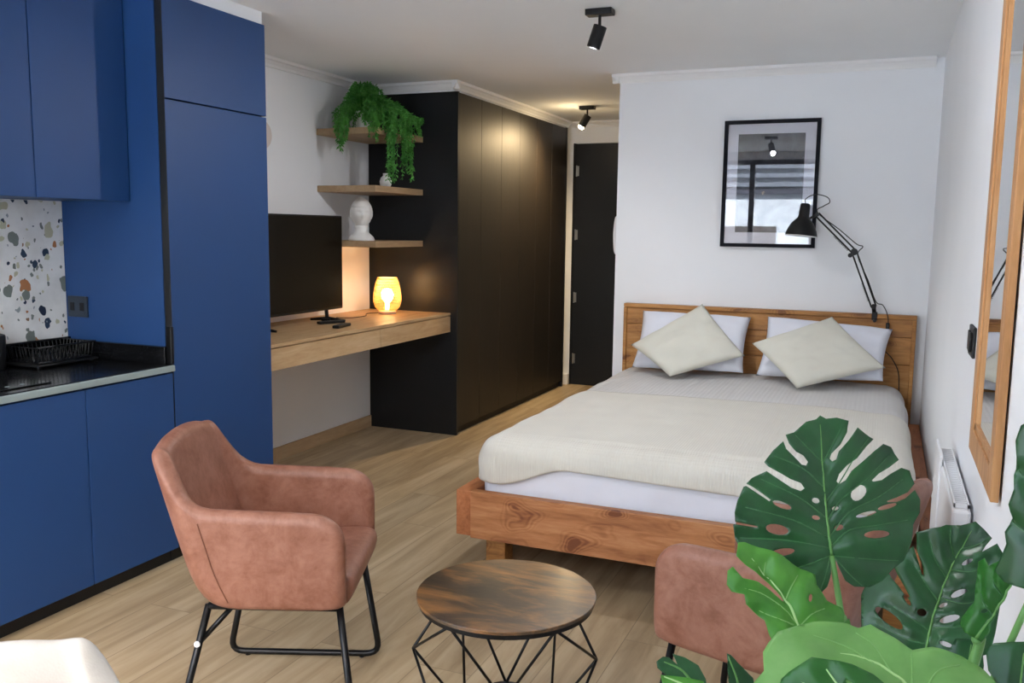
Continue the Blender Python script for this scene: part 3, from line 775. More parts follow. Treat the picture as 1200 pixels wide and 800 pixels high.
# ------------------------------------------------------------------ reading lamp clamped to the headboard
def reading_lamp():
    base = Vector((-.035, 5.625, .99)); r = root('reading_lamp', 'black swing arm reading lamp clamped on the headboard', 'lamp', base)
    e0 = Vector((-.045, 5.60, 1.035)); e1 = Vector((-.166, 5.50, 1.352)); e2 = Vector((-.375, 5.44, 1.562))
    MB().box(-.052, -.022, 5.593, 5.667, .991, 1.000, .002).box(-.052, -.022, 5.592, 5.5985, .955, 1.0, .002).tube([(-.035, 5.59, .955), (-.035, 5.57, .955)], .01, 10).tube([(-.04, 5.62, 1.0), e0], .012, 10).build('clamp', BLKM, r)
    def rods(a, b, sep):
        mb = MB(); s = (b - a).normalized().cross(Vector((0, 1, 0))).normalized() * sep
        for k in (-1, 1): mb.tube([a + s * k, b + s * k], .0048, 8)
        return mb
    rods(e0, e1, .013).build('lower_arm', BLKM, r, smooth=True)
    rods(e1, e2, .012).build('upper_arm', BLKM, r, smooth=True)
    def spring(a, b):
        n = 60; d = b - a; o = d.orthogonal().normalized(); q = d.normalized().cross(o)
        return MB().tube([a + d * (i / n) + (o * math.cos(i * 1.3) + q * math.sin(i * 1.3)) * .0045 for i in range(n + 1)], .0013, 4)
    spring(e0.lerp(e1, .1) + Vector((-.02, -.01, 0)), e0.lerp(e1, .42) + Vector((-.018, -.01, 0))).build('spring', BLKM, r)
    spring(e1.lerp(e2, .12) + Vector((-.008, -.01, -.018)), e1.lerp(e2, .5) + Vector((-.008, -.01, -.018))).build('spring', BLKM, r)
    MB().lathe([(.02, -.012), (.02, .012)], e1, 16, axis=(0, 1, 0)).lathe([(.013, -.02), (.013, .02)], e1 + Vector((-.02, 0, -.02)), 12, axis=(0, 1, 0)).build('elbow_joint', BLKM, r)
    MB().lathe([(.015, -.012), (.015, .012)], e0, 12, axis=(0, 1, 0)).build('base_joint', BLKM, r)
    h = Vector((-.45, 5.40, 1.49)); ax = Vector((.08, .05, 1)).normalized()
    MB().tube([e2, Vector((-.42, 5.425, 1.535)), h + ax * .045], .007, 8).lathe([(.012, -.012), (.012, .012)], e2, 12, axis=(0, 1, 0)).build('head_joint', BLKM, r)
    sh = MB().lathe([(.001, .135), (.022, .134), (.028, .125), (.030, .06), (.034, .05), (.062, .02), (.082, -.02), (.09, -.052), (.086, -.052), (.078, -.02), (.058, .016), (.03, .044), (.001, .05)], h, 32, axis=ax)
    sh.build('lamp_shade', BLK, r, smooth=True)
    MB().lathe([(.0865, -.0525), (.0905, -.0525), (.0905, -.049), (.0865, -.049)], h, 32, axis=ax).build('shade_rim', plain('white_rim', (200, 200, 200), .4), r)
    MB().lathe([(.001, .04), (.014, .035), (.026, -.0), (.026, -.015), (.001, -.04)], h, 16, axis=ax).build('bulb', CERAM, r, smooth=True)
    t0 = h + ax * .135
    MB().tube([t0, t0 + Vector((.0, 0, .025)), t0 + Vector((.05, 0, .05)), t0 + Vector((.115, .0, .035)), t0 + Vector((.13, 0, .005)), t0 + Vector((.10, 0, -.015)), e2 + Vector((.0, 0, .012)), e2.lerp(e1, .5) + Vector((.02, 0, .02)), e1 + Vector((.01, -.01, .045)), e1 + Vector((.045, -.01, .03)), e1 + Vector((.02, -.01, -.02)), e0.lerp(e1, .5) + Vector((.02, 0, 0)), e0 + Vector((.01, 0, .03)), e0 + Vector((.05, -.01, .01)), Vector((.035, 5.585, .98)), Vector((.037, 5.585, .90)), Vector((.02, 5.59, .80)), Vector((.07, 5.585, .74)), Vector((.11, 5.585, .66)), Vector((.12, 5.585, .55))], .003, 6, smooth=5).build('cord', BLK, r, smooth=True)
    MB().box(.027, .047, 5.575, 5.592, .885, .945, .004).build('cord_switch', BLK, r)
reading_lamp()

# ------------------------------------------------------------------ mirror, switch, heater on the right wall
r = root('wall_mirror', 'tall wood framed mirror on the right wall', 'mirror', (.24, 2.0, .85))
MX = .224; a = at(1135, 524, 0, MX); b = at(1160, 587, 0, MX)
Y0, Y1, Z0, Z1 = b.y, a.y, a.z, 2.15
fw = .06
mb = MB().box(MX, .240, Y0, Y0 + fw, Z0, Z1, .002).box(MX, .240, Y1 - fw, Y1, Z0, Z1, .002).box(MX, .240, Y0 + fw, Y1 - fw, Z0, Z0 + fw, .002).box(MX, .240, Y0 + fw, Y1 - fw, Z1 - fw, Z1, .002)
mb.build('frame', MIRW, r)
s_ = .016
mb = MB().box(MX + .005, .24, Y0 + fw, Y0 + fw + s_, Z0 + fw, Z1 - fw).box(MX + .005, .24, Y1 - fw - s_, Y1 - fw, Z0 + fw, Z1 - fw).box(MX + .005, .24, Y0 + fw, Y1 - fw, Z0 + fw, Z0 + fw + s_).box(MX + .005, .24, Y0 + fw, Y1 - fw, Z1 - fw - s_, Z1 - fw)
mb.build('inner_frame', MIRW, r)
MB().box(MX + .009, .24, Y0 + fw, Y1 - fw, Z0 + fw, Z1 - fw).build('mirror_glass', MIRR, r)
r = root('light_switch', 'black light switch on the right wall past the mirror', 'switch', (.24, 2.79, 1.16))
MB().box(.236, .2447, 2.73, 2.86, 1.115, 1.20, .003).build('plate', BLK, r)
MB().box(.229, .2362, 2.75, 2.79, 1.13, 1.185, .002).box(.231, .2362, 2.80, 2.84, 1.13, 1.185, .002).build('rocker', BLK, r)
r = root('wall_heater', 'white panel heater low on the right wall behind the armchair', 'heater', (.21, 2.78, .3))
MB().box(.192, .238, 2.44, 3.12, .32, .765, .008).build('heater_body', PLASTW, r)
mb = MB().box(.198, .202, 2.46, 3.10, .766, .778).box(.23, .234, 2.46, 3.10, .766, .778)
for i in range(33): mb.box(.198, .234, 2.46 + i * .02, 2.463 + i * .02, .766, .776)
mb.build('top_grille', PLASTW, r)
MB().box(.186, .196, 2.9, 3.13, .33, .80, .008).build('side_cover', PLASTW, r)
for y in (2.5, 3.0): MB().box(.238, .2447, y, y + .04, .4, .7).build('wall_bracket', PLASTW, r)

# ------------------------------------------------------------------ armchairs
def armchair(label, mat, loc, yaw, group=None):
    r = root('armchair', label, 'armchair', loc, yaw, group)
    T = .055; XE = .245; HW = .2425
    st = []   # (x, y, nx, ny, ztop)
    def sm(t): t = max(0, min(1, t)); return t * t * (3 - 2 * t)
    path = []
    rc = .07
    xs = [XE, XE - .004, XE - .014, XE - .03, XE - .055, XE - .085, .12, .08, .03, -.02, -.06, -.09]
    for x in xs: path.append((x, -HW, 0, -1, .655 + .012 * (XE - x) / .33))
    xc, yc = -.11, -HW + rc
    for i in range(1, 8):
        a = -PI / 2 - PI / 2 * i / 8
        tz = .667 + .158 * (max(0, min(1, (i - .4) / 4.2)) ** .9)
        path.append((xc + rc * math.cos(a), yc + rc * math.sin(a), math.cos(a), math.sin(a), tz))
    nb = 8
    for i in range(nb + 1):
        y = yc + (-2 * yc) * i / nb; t = i / nb
        path.append((xc - rc, y, -1, 0, .826 + .022 * math.sin(PI * t) ** .6))
    half = path[:-(nb + 1)]
    for (x, y, nx, ny, z) in reversed(half): path.append((x, -y, nx, -ny, z))
    vs = []; ring = None
    def lean(x, z, back):
        w = sm((.05 - x) / .16) if not back else 1
        d = .30 * max(0, z - .42) * w
        if z < .44: d -= .05 * ((.44 - z) / .07) ** 2 * w
        return d
    rings = []
    for (x, y, nx, ny, zt) in path:
        zb = .372; th = T
        front = XE - x
        if abs(ny) == 1 and front < .085:
            q = (.085 - front) / .085
            zt = zt - .085 + .085 * math.sqrt(max(0, 1 - q * q))
            zb = zb + .02 * (1 - math.sqrt(max(0, 1 - q * q)))
        if abs(ny) == 1 and front < .028:
            q = (.028 - front) / .028; th = T * max(.25, math.sqrt(max(0, 1 - q * q)))
        hh = th / 2; loop = []
        lv = [0, .06, .2, .4, .6, .8, .94]
        for l in lv: loop.append((hh - (.008 if l == 0 else 0), zb + (zt - hh - zb) * l))
        for k in range(5):
            a = PI * k / 4; loop.append((hh * math.cos(a), zt - hh + hh * math.sin(a)))
        for l in reversed(lv): loop.append((-hh, zb + (zt - hh - zb) * l))
        rg = []
        for (o, z) in loop:
            px, py = x + nx * o, y + ny * o
            # thicker cushioned inner face
            rg.append(Vector((px - lean(x, z, False), py * (1 - .05 * max(0, (z - .66)) / .2 - .03 * max(0, .45 - z) / .08), z)))
        rings.append(rg)
    n = len(rings[0]); mb = MB()
    vs = [p for R_ in rings for p in R_]; fs = []
    for i in range(len(rings) - 1):
        for k in range(n): fs.append((i * n + k, (i + 1) * n + k, (i + 1) * n + (k + 1) % n, i * n + (k + 1) % n))
    fs.append(tuple(range(n))); fs.append(tuple((len(rings) - 1) * n + k for k in range(n))[::-1])
    mb.add(vs, fs).build('shell', mat, r, local=True, smooth='full', weld=True, mods=(SUB,))
    # seat: cross-section extruded, with a rounded front nose
    prof = [(-.17, .385), (-.17, .445), (-.10, .452), (.0, .456), (.1, .462), (.19, .468), (.225, .468), (.250, .462), (.262, .448), (.262, .425), (.256, .400), (.246, .380), (.230, .370), (.1, .366), (-.1, .370)]
    W = .219; mb = MB(); vs = []; ys = [-W, -W + .01, -W + .03, -.1, 0, .1, W - .03, W - .01, W]
    for y in ys:
        e = 1 - .0 if abs(y) < W - .02 else .985 if abs(y) < W - .001 else .95
        for (x, z) in prof: vs.append((.05 + (x - .05) * e, y, .41 + (z - .41) * e + (.006 * math.cos(y / W * PI / 2) if z > .44 else 0)))
    k = len(prof); fs = []
    for i in range(len(ys) - 1):
        for j in range(k): fs.append((i * k + j, (i + 1) * k + j, (i + 1) * k + (j + 1) % k, i * k + (j + 1) % k))
    fs.append(tuple(range(k))); fs.append(tuple((len(ys) - 1) * k + j for j in range(k))[::-1])
    mb.add(vs, fs).build('seat', mat, r, local=True, smooth='full', weld=True, mods=(SUB,))
    # stitched seams where arms meet the back
    for s in (-1, 1):
        pts = []
        for z in (.40, .48, .56, .63): pts.append((-.10 - lean(-.10, z, False) , s * (HW + T / 2 + .0005) * (1 - .03 * max(0, .45 - z) / .08), z))
        MB().tube(pts, .0016, 5, smooth=3).build('seam', plain('seam_thread', (110, 66, 48) if mat is LEATHER else (200, 194, 186), .7), r, local=True)
    # frame: two sled sides, rails, diagonal stays
    R_ = .0105
    for s in (-1, 1):
        y0, y1 = s * .19, s * .23
        pts = [(-.165, y0, .362), (-.205, y0 + s * .02, .2)]
        # rounded bottom corners
        b0 = Vector((-.250, y1, .012)); b1 = Vector((.262, y1, .012))
        up0 = (Vector((-.165, y0, .362)) - b0).normalized(); up1 = (Vector((.215, y0, .362)) - b1).normalized()
        c = []
        for i in range(6):
            t = i / 5; c.append((b0 + up0 * .05).lerp(b0, t).lerp(b0.lerp(b0 + Vector((.05, 0, 0)), t), t))
        d = []
        for i in range(6):
            t = i / 5; d.append((b1 - Vector((.05, 0, 0))).lerp(b1, t).lerp(b1.lerp(b1 + up1 * .05, t), t))
        MB().tube([Vector((-.165, y0, .362))] + c + d + [Vector((.215, y0, .362))], R_, 10).build('sled_leg', BLKM, r, local=True, smooth='full')
        MB().tube([(-.165, y0, .358), (.215, y0, .358)], R_, 10).build('side_rail', BLKM, r, local=True, smooth='full')
        MB().tube([(-.192, y0 + s * .008, .25), (-.10, y0 - s * .02, .352)], .008, 8).build('brace', BLKM, r, local=True, smooth='full')
        MB().lathe([(.0095, 0), (.008, .004), (.001, .005)], (-.195, y0 + s * .022, .25), 14, axis=(0, s, 0)).build('bolt_cap', PLASTW, r, local=True)
        for x in (-.19, .20): MB().lathe([(.009, 0), (.009, .012)], (x, y1, .0), 10).build('rubber_foot', BLK, r, local=True)
    for x in (-.13, .18): MB().tube([(x, -.19, .358), (x, .19, .358)], R_, 10).build('cross_rail', BLKM, r, local=True, smooth='full')
    return r
armchair('tan leather armchair beside the coffee table, facing right', LEATHER, (-1.667, 2.181, 0), math.radians(21.8), 'tan leather armchairs')
armchair('tan leather armchair behind the big leafy plant, facing the coffee table', LEATHER, (-.206, 2.405, 0), math.radians(163.5), 'tan leather armchairs')
armchair('cream armchair, only its back corner in the lower left', CREAML, (-.946, .625, 0), math.radians(-30))

# ------------------------------------------------------------------ coffee table
def coffee_table():
    C = Vector((-.918, 2.19, 0)); r = root('coffee_table', 'round rustic coffee table on a black wire base', 'coffee table', C)
    MB().lathe([(.245, .438), (.249, .440), (.2495, .4485), (.248, .450)], C, 72).build('tabletop', RUST, r, smooth=True)
    MB().lathe([(.238, .425), (.243, .425), (.243, .4375), (.238, .4375)], C, 64).build('rim_band', BLKM, r, smooth=True)
    er = Vector((.942, .336, 0)); eb = Vector((-.336, .942, 0))
    def P(a, R_, z): return C + er * R_ * math.cos(a) + eb * R_ * math.sin(a) + Vector((0, 0, z))
    w = .0042
    tops = [P(math.radians(a), .225, .425) for a in (130, 232, 308, 50)]
    mids = [P(PI, .262, .275), P(0, .255, .262)]
    feet = [P(math.radians(a), .20, .006) for a in (130, 230, 310, 50)]
    hub = [P(math.radians(a), .045, .150) for a in (130, 230, 310, 50)]
    wires = [(tops[0], mids[0]), (tops[1], mids[0]), (tops[2], mids[1]), (tops[3], mids[1]),
             (mids[0], feet[0]), (mids[0], feet[1]), (mids[1], feet[2]), (mids[1], feet[3]),
             (tops[0], P(math.radians(90), .05, .155)), (tops[3], P(math.radians(90), .05, .155)),
             (tops[1], P(math.radians(270), .05, .155)), (tops[2], P(math.radians(270), .05, .155)),
             (tops[0], feet[0]), (tops[3], feet[3]), (hub[1], feet[1]), (hub[2], feet[2]), (feet[0], feet[1]), (feet[2], feet[3])]
    for a, b in wires: MB().tube([a, b], w, 8).build('wire', BLKM, r, smooth='full')
    MB().lathe([(.052, .146), (.058, .149), (.058, .157), (.052, .160)], C, 32).build('hub_disc', BLK, r, smooth=True)
    ring = [P(2 * PI * k / 40, .225, .423) for k in range(40)]
    MB().tube(ring, .004, 6, closed=True).build('top_ring', BLKM, r, smooth='full')
    for f in feet: MB().lathe([(.008, -.006), (.008, .004)], f, 12).build('foot_pad', BLK, r)
coffee_table()

# ------------------------------------------------------------------ monstera
def inside(p, poly):
    x, y = p; c = False; n = len(poly); j = n - 1
    for i in range(n):
        xi, yi = poly[i]; xj, yj = poly[j]
        if (yi > y) != (yj > y) and x < (xj - xi) * (y - yi) / (yj - yi) + xi: c = not c
        j = i
    return c
def dens(p):
    q = []
    for i in range(len(p)):
        a, b = p[i], p[(i + 1) % len(p)]; L = math.hypot(a[0] - b[0], a[1] - b[1]); n = max(1, int(L / 6))
        q += [(a[0] + (b[0] - a[0]) * k / n, a[1] + (b[1] - a[1]) * k / n) for k in range(n)]
    return q
def ell(cx, cy, rx, ry, deg, n=14):
    a = math.radians(deg); return [(cx + rx * math.cos(t) * math.cos(a) - ry * math.sin(t) * math.sin(a), cy + rx * math.cos(t) * math.sin(a) + ry * math.sin(t) * math.cos(a)) for t in (2 * PI * k / n for k in range(n))]
def smooth_poly(p, n=2):
    for _ in range(n):
        q = []
        for i in range(len(p)):
            a, b = p[i], p[(i + 1) % len(p)]
            q += [(a[0] * .75 + b[0] * .25, a[1] * .75 + b[1] * .25), (a[0] * .25 + b[0] * .75, a[1] * .25 + b[1] * .75)]
        p = q
    return p
def leaf(root_, outline, holes, T, p0, nrm, mat, midrib, sidev, veinmat, bend=.02, quilt=.004, step=5., label=None, wave=0.):
    """outline in local picture units, T maps them to frame pixels; the leaf gets its own plane p0,nrm and real curvature"""
    O = dens([T(*q) for q in outline]); Hs = [[T(*q) for q in h] for h in holes]
    mr = [T(*q) for q in midrib]; sv = [[T(*q) for q in s] for s in sidev]
    nrm = Vector(nrm).normalized()
    if nrm.dot(EYE - Vector(p0)) < 0: nrm = -nrm
    def segd(p, pl):
        best = 1e9
        for a, b in zip(pl, pl[1:]):
            ab = (b[0] - a[0], b[1] - a[1]); L = ab[0] ** 2 + ab[1] ** 2 or 1
            t = max(0, min(1, ((p[0] - a[0]) * ab[0] + (p[1] - a[1]) * ab[1]) / L))
            best = min(best, math.hypot(p[0] - a[0] - ab[0] * t, p[1] - a[1] - ab[1] * t))
        return best
    xs = [q[0] for q in O]; ysl = [q[1] for q in O]; size = max(max(xs) - min(xs), max(ysl) - min(ysl))
    def lift(u, v, e=0.):
        dm = segd((u, v), mr) / size
        h = bend * (dm * 2) ** 1.6 * -1 + .35 * bend * min(1, dm * 8)
        if sv:
            ds = min(segd((u, v), s) for s in sv) / size
            h += quilt * min(1, ds * 14)
        if wave: h += wave * math.sin((u + v * .6) / size * 14) * min(1, dm * 3)
        return h + e
    def to3(u, v, e=0.): return at_plane(u, v, p0, nrm) + nrm * lift(u, v, e)
    pts = list(O); edges = [(i, (i + 1) % len(O)) for i in range(len(O))]
    for h in Hs:
        o = len(pts); pts += h; edges += [(o + i, o + (i + 1) % len(h)) for i in range(len(h))]
    y = min(ysl)
    row = 0
    while y < max(ysl):
        x = min(xs) + (step / 2 if row % 2 else 0)
        while x < max(xs):
            if inside((x, y), O) and not any(inside((x, y), h) for h in Hs): pts.append((x, y))
            x += step
        y += step * .87; row += 1
    res = delaunay_2d_cdt([Vector(p) for p in pts], edges, [], 0, 1e-4)
    V2, F = res[0], res[2]; fs = []
    for f in F:
        c = (sum(V2[i].x for i in f) / len(f), sum(V2[i].y for i in f) / len(f))
        if inside(c, O) and not any(inside(c, h) for h in Hs): fs.append(tuple(f))
    mb = MB().add([to3(v.x, v.y) for v in V2], fs)
    lf = mb.build('leaf', mat, root_, smooth='full', weld=True, mods=(SOL(.0008),))
    if label: lf['label'] = label
    vm = MB(); n = len(catmull([Vector(q) for q in mr], 5))
    cm = catmull([Vector((q[0], q[1], 0)) for q in mr], 5)
    vm.tube([to3(q.x, q.y, .0008) for q in cm], [.0022 - .0016 * i / len(cm) for i in range(len(cm))], 6)
    vm.build('midrib', veinmat, lf, smooth='full'); vm = MB()
    for s in sv:
        cs = catmull([Vector((q[0], q[1], 0)) for q in s], 4)
        vm.tube([to3(q.x, q.y, .0009) for q in cs], [.0011 - .0006 * i / len(cs) for i in range(len(cs))], 5)
    if vm.v: vm.build('vein_network', VEINS if veinmat is VEIN else VEINSB, lf, smooth='full')
    return to3(mr[0][0], mr[0][1])
POT = Vector((.0, 1.1, 0))
mon = root('monstera_plant', 'large leafy monstera plant filling the lower right foreground', 'plant', POT)
MB().lathe([(.12, 0), (.125, .01), (.155, .30), (.16, .31), (.15, .312), (.145, .29), (.001, .288)], POT, 40).build('pot', CERAM, mon, smooth=True)
MB().lathe([(.001, .289), (.144, .289), (.144, .292), (.001, .297)], POT, 32).build('soil', plain('potting_soil', (50, 36, 26), .95, bump=.8, bscale=40), mon)
def stalk(end, r0=.006, r1=.0035, via=None, mat=None):
    s = POT + Vector((random.uniform(-.04, .04), random.uniform(-.04, .04), .28))
    pts = [s] + ([Vector(p) for p in via] if via else [s.lerp(end, .5) + Vector((0, 0, .05))]) + [end]
    MB().tube(pts, [r0, r1], 8, smooth=8).build('stem', mat or VEIN, mon, smooth='full')
# 1 main dark leaf
T1 = lambda x, y: (850 + x * .3, 480 + y * .3)
O1 = [(365, 25), (388, 38), (430, 34), (476, 46), (470, 90), (444, 138), (412, 172), (405, 192), (414, 203), (428, 196), (438, 165), (478, 118), (510, 72), (540, 92), (578, 115), (548, 145), (512, 190), (470, 218), (440, 252), (431, 280), (442, 291), (466, 276), (488, 240), (530, 205), (575, 165), (615, 134), (650, 145), (680, 195), (640, 225), (600, 248), (570, 276), (575, 281), (608, 275), (645, 250), (690, 226), (725, 236), (745, 288), (715, 322), (670, 342), (630, 356), (632, 361), (668, 360), (705, 345), (745, 312), (768, 350), (766, 400), (740, 450), (728, 520), (700, 590), (650, 625), (610, 665), (560, 692), (500, 690), (462, 665), (440, 615), (424, 572), (408, 568), (409, 640), (395, 690), (370, 715), (340, 705), (300, 670), (240, 615), (180, 578), (100, 552), (55, 535), (40, 500), (32, 450), (36, 446), (124, 460), (126, 455), (40, 437), (38, 400), (50, 350), (72, 300), (82, 297), (170, 358), (175, 352), (110, 303), (82, 288), (105, 265), (160, 240), (215, 278), (255, 305), (290, 318), (304, 308), (290, 288), (250, 272), (205, 245), (165, 222), (150, 205), (185, 160), (222, 125), (234, 155), (265, 185), (295, 215), (312, 219), (319, 205), (300, 180), (270, 165), (245, 135), (232, 100), (265, 90), (310, 50), (350, 40)]
H1 = [ell(516, 325, 36, 25, -48), ell(350, 355, 15, 10, 15), ell(427, 385, 13, 8, -10), ell(218, 372, 38, 12, 22), ell(350, 421, 17, 9, 10), ell(200, 467, 44, 20, 12), ell(222, 555, 45, 14, -8), ell(440, 460, 17, 11, -20), ell(545, 408, 42, 9, -14), ell(630, 378, 40, 9, -16), ell(588, 486, 52, 15, -4)]
MR1 = [(415, 570), (402, 480), (390, 370), (378, 220), (366, 60)]
S1 = [[(408, 540), (480, 470), (600, 450), (720, 430)], [(405, 500), (480, 400), (600, 340), (700, 270)], [(400, 430), (450, 350), (550, 270), (650, 170)], [(392, 360), (440, 290), (500, 190), (560, 110)], [(380, 210), (410, 150), (450, 70)], [(372, 200), (320, 150), (270, 100)], [(380, 300), (300, 230), (190, 180)], [(390, 420), (280, 340), (140, 270)], [(400, 500), (260, 430), (80, 380)], [(405, 540), (240, 510), (60, 500)], [(410, 570), (330, 600), (270, 620)], [(420, 570), (520, 580), (680, 590)], [(420, 570), (480, 640), (530, 685)], [(408, 575), (390, 640), (370, 700)]]
D1 = 1.28
e = leaf(mon, O1, H1, T1, at(970, 600, 1, D1), Vector((.25, -1, .35)), LEAFD, MR1, S1, VEIN, .022, .0075, 4.5, 'large dark green split leaf in front of the bed')
q = at_plane(982, 705, at(970, 600, 1, D1), Vector((.25, -1, .35)).normalized())
stalk(e, .006, .0038, [POT + Vector((.0, .0, .6)), at(990, 760, 1, 1.22), at(985, 715, 1, 1.24)])
# 2 dark leaf lower right
T2 = lambda x, y: (980 + x * .25, 600 + y * .25)
O2 = [(380, 95), (440, 80), (497, 72), (520, 62), (590, 66), (660, 48), (700, 85), (735, 125), (705, 160), (690, 190), (760, 150), (788, 200), (790, 300), (770, 420), (745, 560), (720, 660), (600, 705), (420, 668), (350, 662), (230, 600), (150, 570), (112, 540), (108, 385), (130, 335), (200, 290), (238, 272), (262, 310), (300, 352), (340, 406), (352, 398), (322, 345), (288, 290), (264, 240), (320, 190), (366, 160), (382, 212), (404, 290), (416, 300), (412, 255), (382, 180)]
H2 = [ell(620, 236, 30, 10, -25), ell(580, 383, 42, 14, -22), ell(505, 437, 22, 11, -18), ell(537, 502, 50, 16, -14), ell(522, 620, 32, 11, 20), ell(408, 472, 22, 17, 10), ell(250, 497, 85, 26, 36), ell(340, 415, 30, 9, 55)]
MR2 = [(420, 660), (450, 520), (505, 350), (560, 220), (640, 90)]
S2 = [[(445, 560), (360, 500), (250, 430)], [(480, 420), (420, 330), (370, 250)], [(520, 310), (470, 230), (440, 130)], [(560, 220), (540, 150), (540, 80)], [(450, 540), (560, 540), (680, 520)], [(490, 400), (600, 430), (700, 400)], [(540, 270), (640, 280), (720, 240)], [(430, 620), (320, 590), (180, 520)], [(590, 170), (650, 160), (710, 130)]]
n2 = Vector((-.35, -1, .45))
e = leaf(mon, O2, H2, T2, at(1100, 700, 1, 1.42), n2, LEAFD, MR2, S2, VEIN, .02, .006, 5., 'dark green split leaf beside the right armchair back')
stalk(e)
# 3 bright leaf at left
T3 = lambda x, y: (760 + x * .225, 620 + y * .225)
O3 = [(455, 85), (490, 85), (560, 110), (680, 150), (760, 200), (860, 245), (865, 300), (930, 370), (1010, 405), (1020, 440), (1012, 490), (1050, 460), (1070, 520), (1070, 600), (850, 640), (660, 640), (620, 560), (600, 480), (540, 430), (500, 400), (490, 350), (430, 330), (405, 290), (405, 225), (430, 208), (480, 270), (560, 292), (620, 325), (692, 382), (704, 376), (640, 315), (570, 250), (500, 205), (445, 155)]
H3 = [ell(826, 375, 10, 22, 10)]
MR3 = [(780, 512), (740, 420), (700, 360), (620, 265), (530, 160)]
S3 = [[(778, 505), (700, 420), (600, 355), (490, 315)], [(750, 503), (680, 482), (570, 425)], [(712, 370), (735, 310), (772, 245)], [(785, 508), (840, 452), (920, 410)], [(598, 238), (600, 210), (603, 180)]]
n3 = Vector((.35, -.8, .75))
e = leaf(mon, O3, H3, T3, at(920, 700, 1, 1.16), n3, LEAFB, MR3, S3, VEINB, .035, .006, 4.5, 'bright green young leaf curling at the left', .004)
stalk(e)
# 4 pale foreground leaf
T4 = lambda x, y: (870 + x * .275, 700 + y * .275)
O4 = [(110, 195), (150, 150), (300, 125), (440, 135), (490, 148), (540, 138), (620, 180), (720, 240), (800, 240), (930, 265), (1030, 310), (1110, 380), (1150, 470), (900, 560), (500, 600), (100, 560), (20, 440), (50, 350), (92, 310), (88, 230)]
H4 = []
MR4 = [(760, 480), (700, 380), (600, 300), (500, 255), (415, 245)]
S4 = [[(640, 330), (560, 215), (480, 165)], [(760, 440), (820, 340), (920, 300)], [(720, 400), (720, 320), (715, 250)], [(560, 280), (440, 215), (300, 180)]]
n4 = Vector((.1, -.62, 1.0))
e = leaf(mon, O4, H4, T4, at(1020, 760, 1, .96), n4, LEAFP, MR4, S4, VEINB, .03, .005, 7., 'pale green broad leaf nearest the viewer', .005)
stalk(e)
T5 = T4
O5 = [(255, 288), (300, 262), (400, 275), (470, 290), (560, 330), (640, 390), (660, 520), (420, 560), (180, 520), (140, 420), (165, 345), (200, 318)]
n5 = Vector((-.1, -.8, .6))
e = leaf(mon, O5, [ell(470, 380, 34, 9, 40)], T5, at(980, 790, 1, .88), n5, LEAFM, [(520, 540), (440, 420), (360, 310)], [[(440, 430), (520, 400), (590, 380)], [(440, 430), (340, 400), (250, 360)]], VEINB, .02, .004, 6., 'mid green leaf under the pale leaf')
stalk(e)
# 5 mid green folded leaf at right
O6 = [(650, 232), (688, 215), (720, 250), (790, 225), (850, 190), (900, 165), (960, 200), (960, 300), (862, 272), (820, 340), (780, 430), (740, 520), (745, 560), (700, 605), (665, 590), (625, 560), (595, 520), (600, 495), (640, 440), (660, 420), (650, 330)]
n6 = Vector((-.6, -1, .25))
e = leaf(mon, O6, [ell(710, 461, 12, 9, -30)], T2, at(1160, 690, 1, 1.18), n6, LEAFM, [(668, 590), (740, 490), (800, 390), (850, 280), (900, 200)], [[(740, 480), (690, 400), (670, 300)], [(790, 400), (750, 330), (740, 270)], [(820, 340), (900, 300), (950, 280)]], VEIN, .03, .006, 5., 'mid green folded leaf low on the right')
stalk(e, .007, .006, [POT + Vector((.05, 0, .6)), at(1140, 780, 1, 1.17)])
# 6 dark ruffled leaf on the right edge
TP = lambda x, y: (x, y)
O7 = [(1202, 498), (1196, 516), (1198, 535), (1193, 556), (1195, 572), (1188, 590), (1190, 606), (1182, 622), (1184, 636), (1176, 654), (1168, 668), (1180, 680), (1210, 690), (1260, 690), (1290, 600), (1270, 520), (1235, 480)]
e = leaf(mon, O7, [], TP, at(1200, 600, 1, 1.10), Vector((-.7, -1, .1)), LEAFD, [(1215, 690), (1225, 600), (1225, 500)], [[(1222, 640), (1200, 620), (1188, 610)], [(1225, 580), (1205, 560), (1197, 550)], [(1222, 640), (1245, 620), (1265, 610)]], VEIN, .02, .006, 5., 'dark green ruffled leaf at the right photo edge', .004)
stalk(e)
# 7 dark leaves bottom right
O8 = [(1113, 760), (1120, 748), (1150, 748), (1153, 780), (1150, 800), (1170, 850), (1110, 830), (1095, 790)]
e = leaf(mon, O8, [], TP, at(1130, 780, 1, 1.24), Vector((-.1, -1, .5)), LEAFD, [(1130, 840), (1132, 800), (1138, 755)], [], VEIN, .01, .003, 5.)
stalk(e)
O9 = [(1156, 770), (1155, 760), (1165, 753), (1200, 752), (1240, 770), (1250, 830), (1200, 860), (1165, 840), (1168, 800), (1158, 785)]
e = leaf(mon, O9, [], TP, at(1190, 790, 1, 1.06), Vector((-.2, -1, .6)), LEAFD, [(1190, 850), (1195, 810), (1200, 765)], [], VEIN, .012, .003, 5.)
stalk(e)
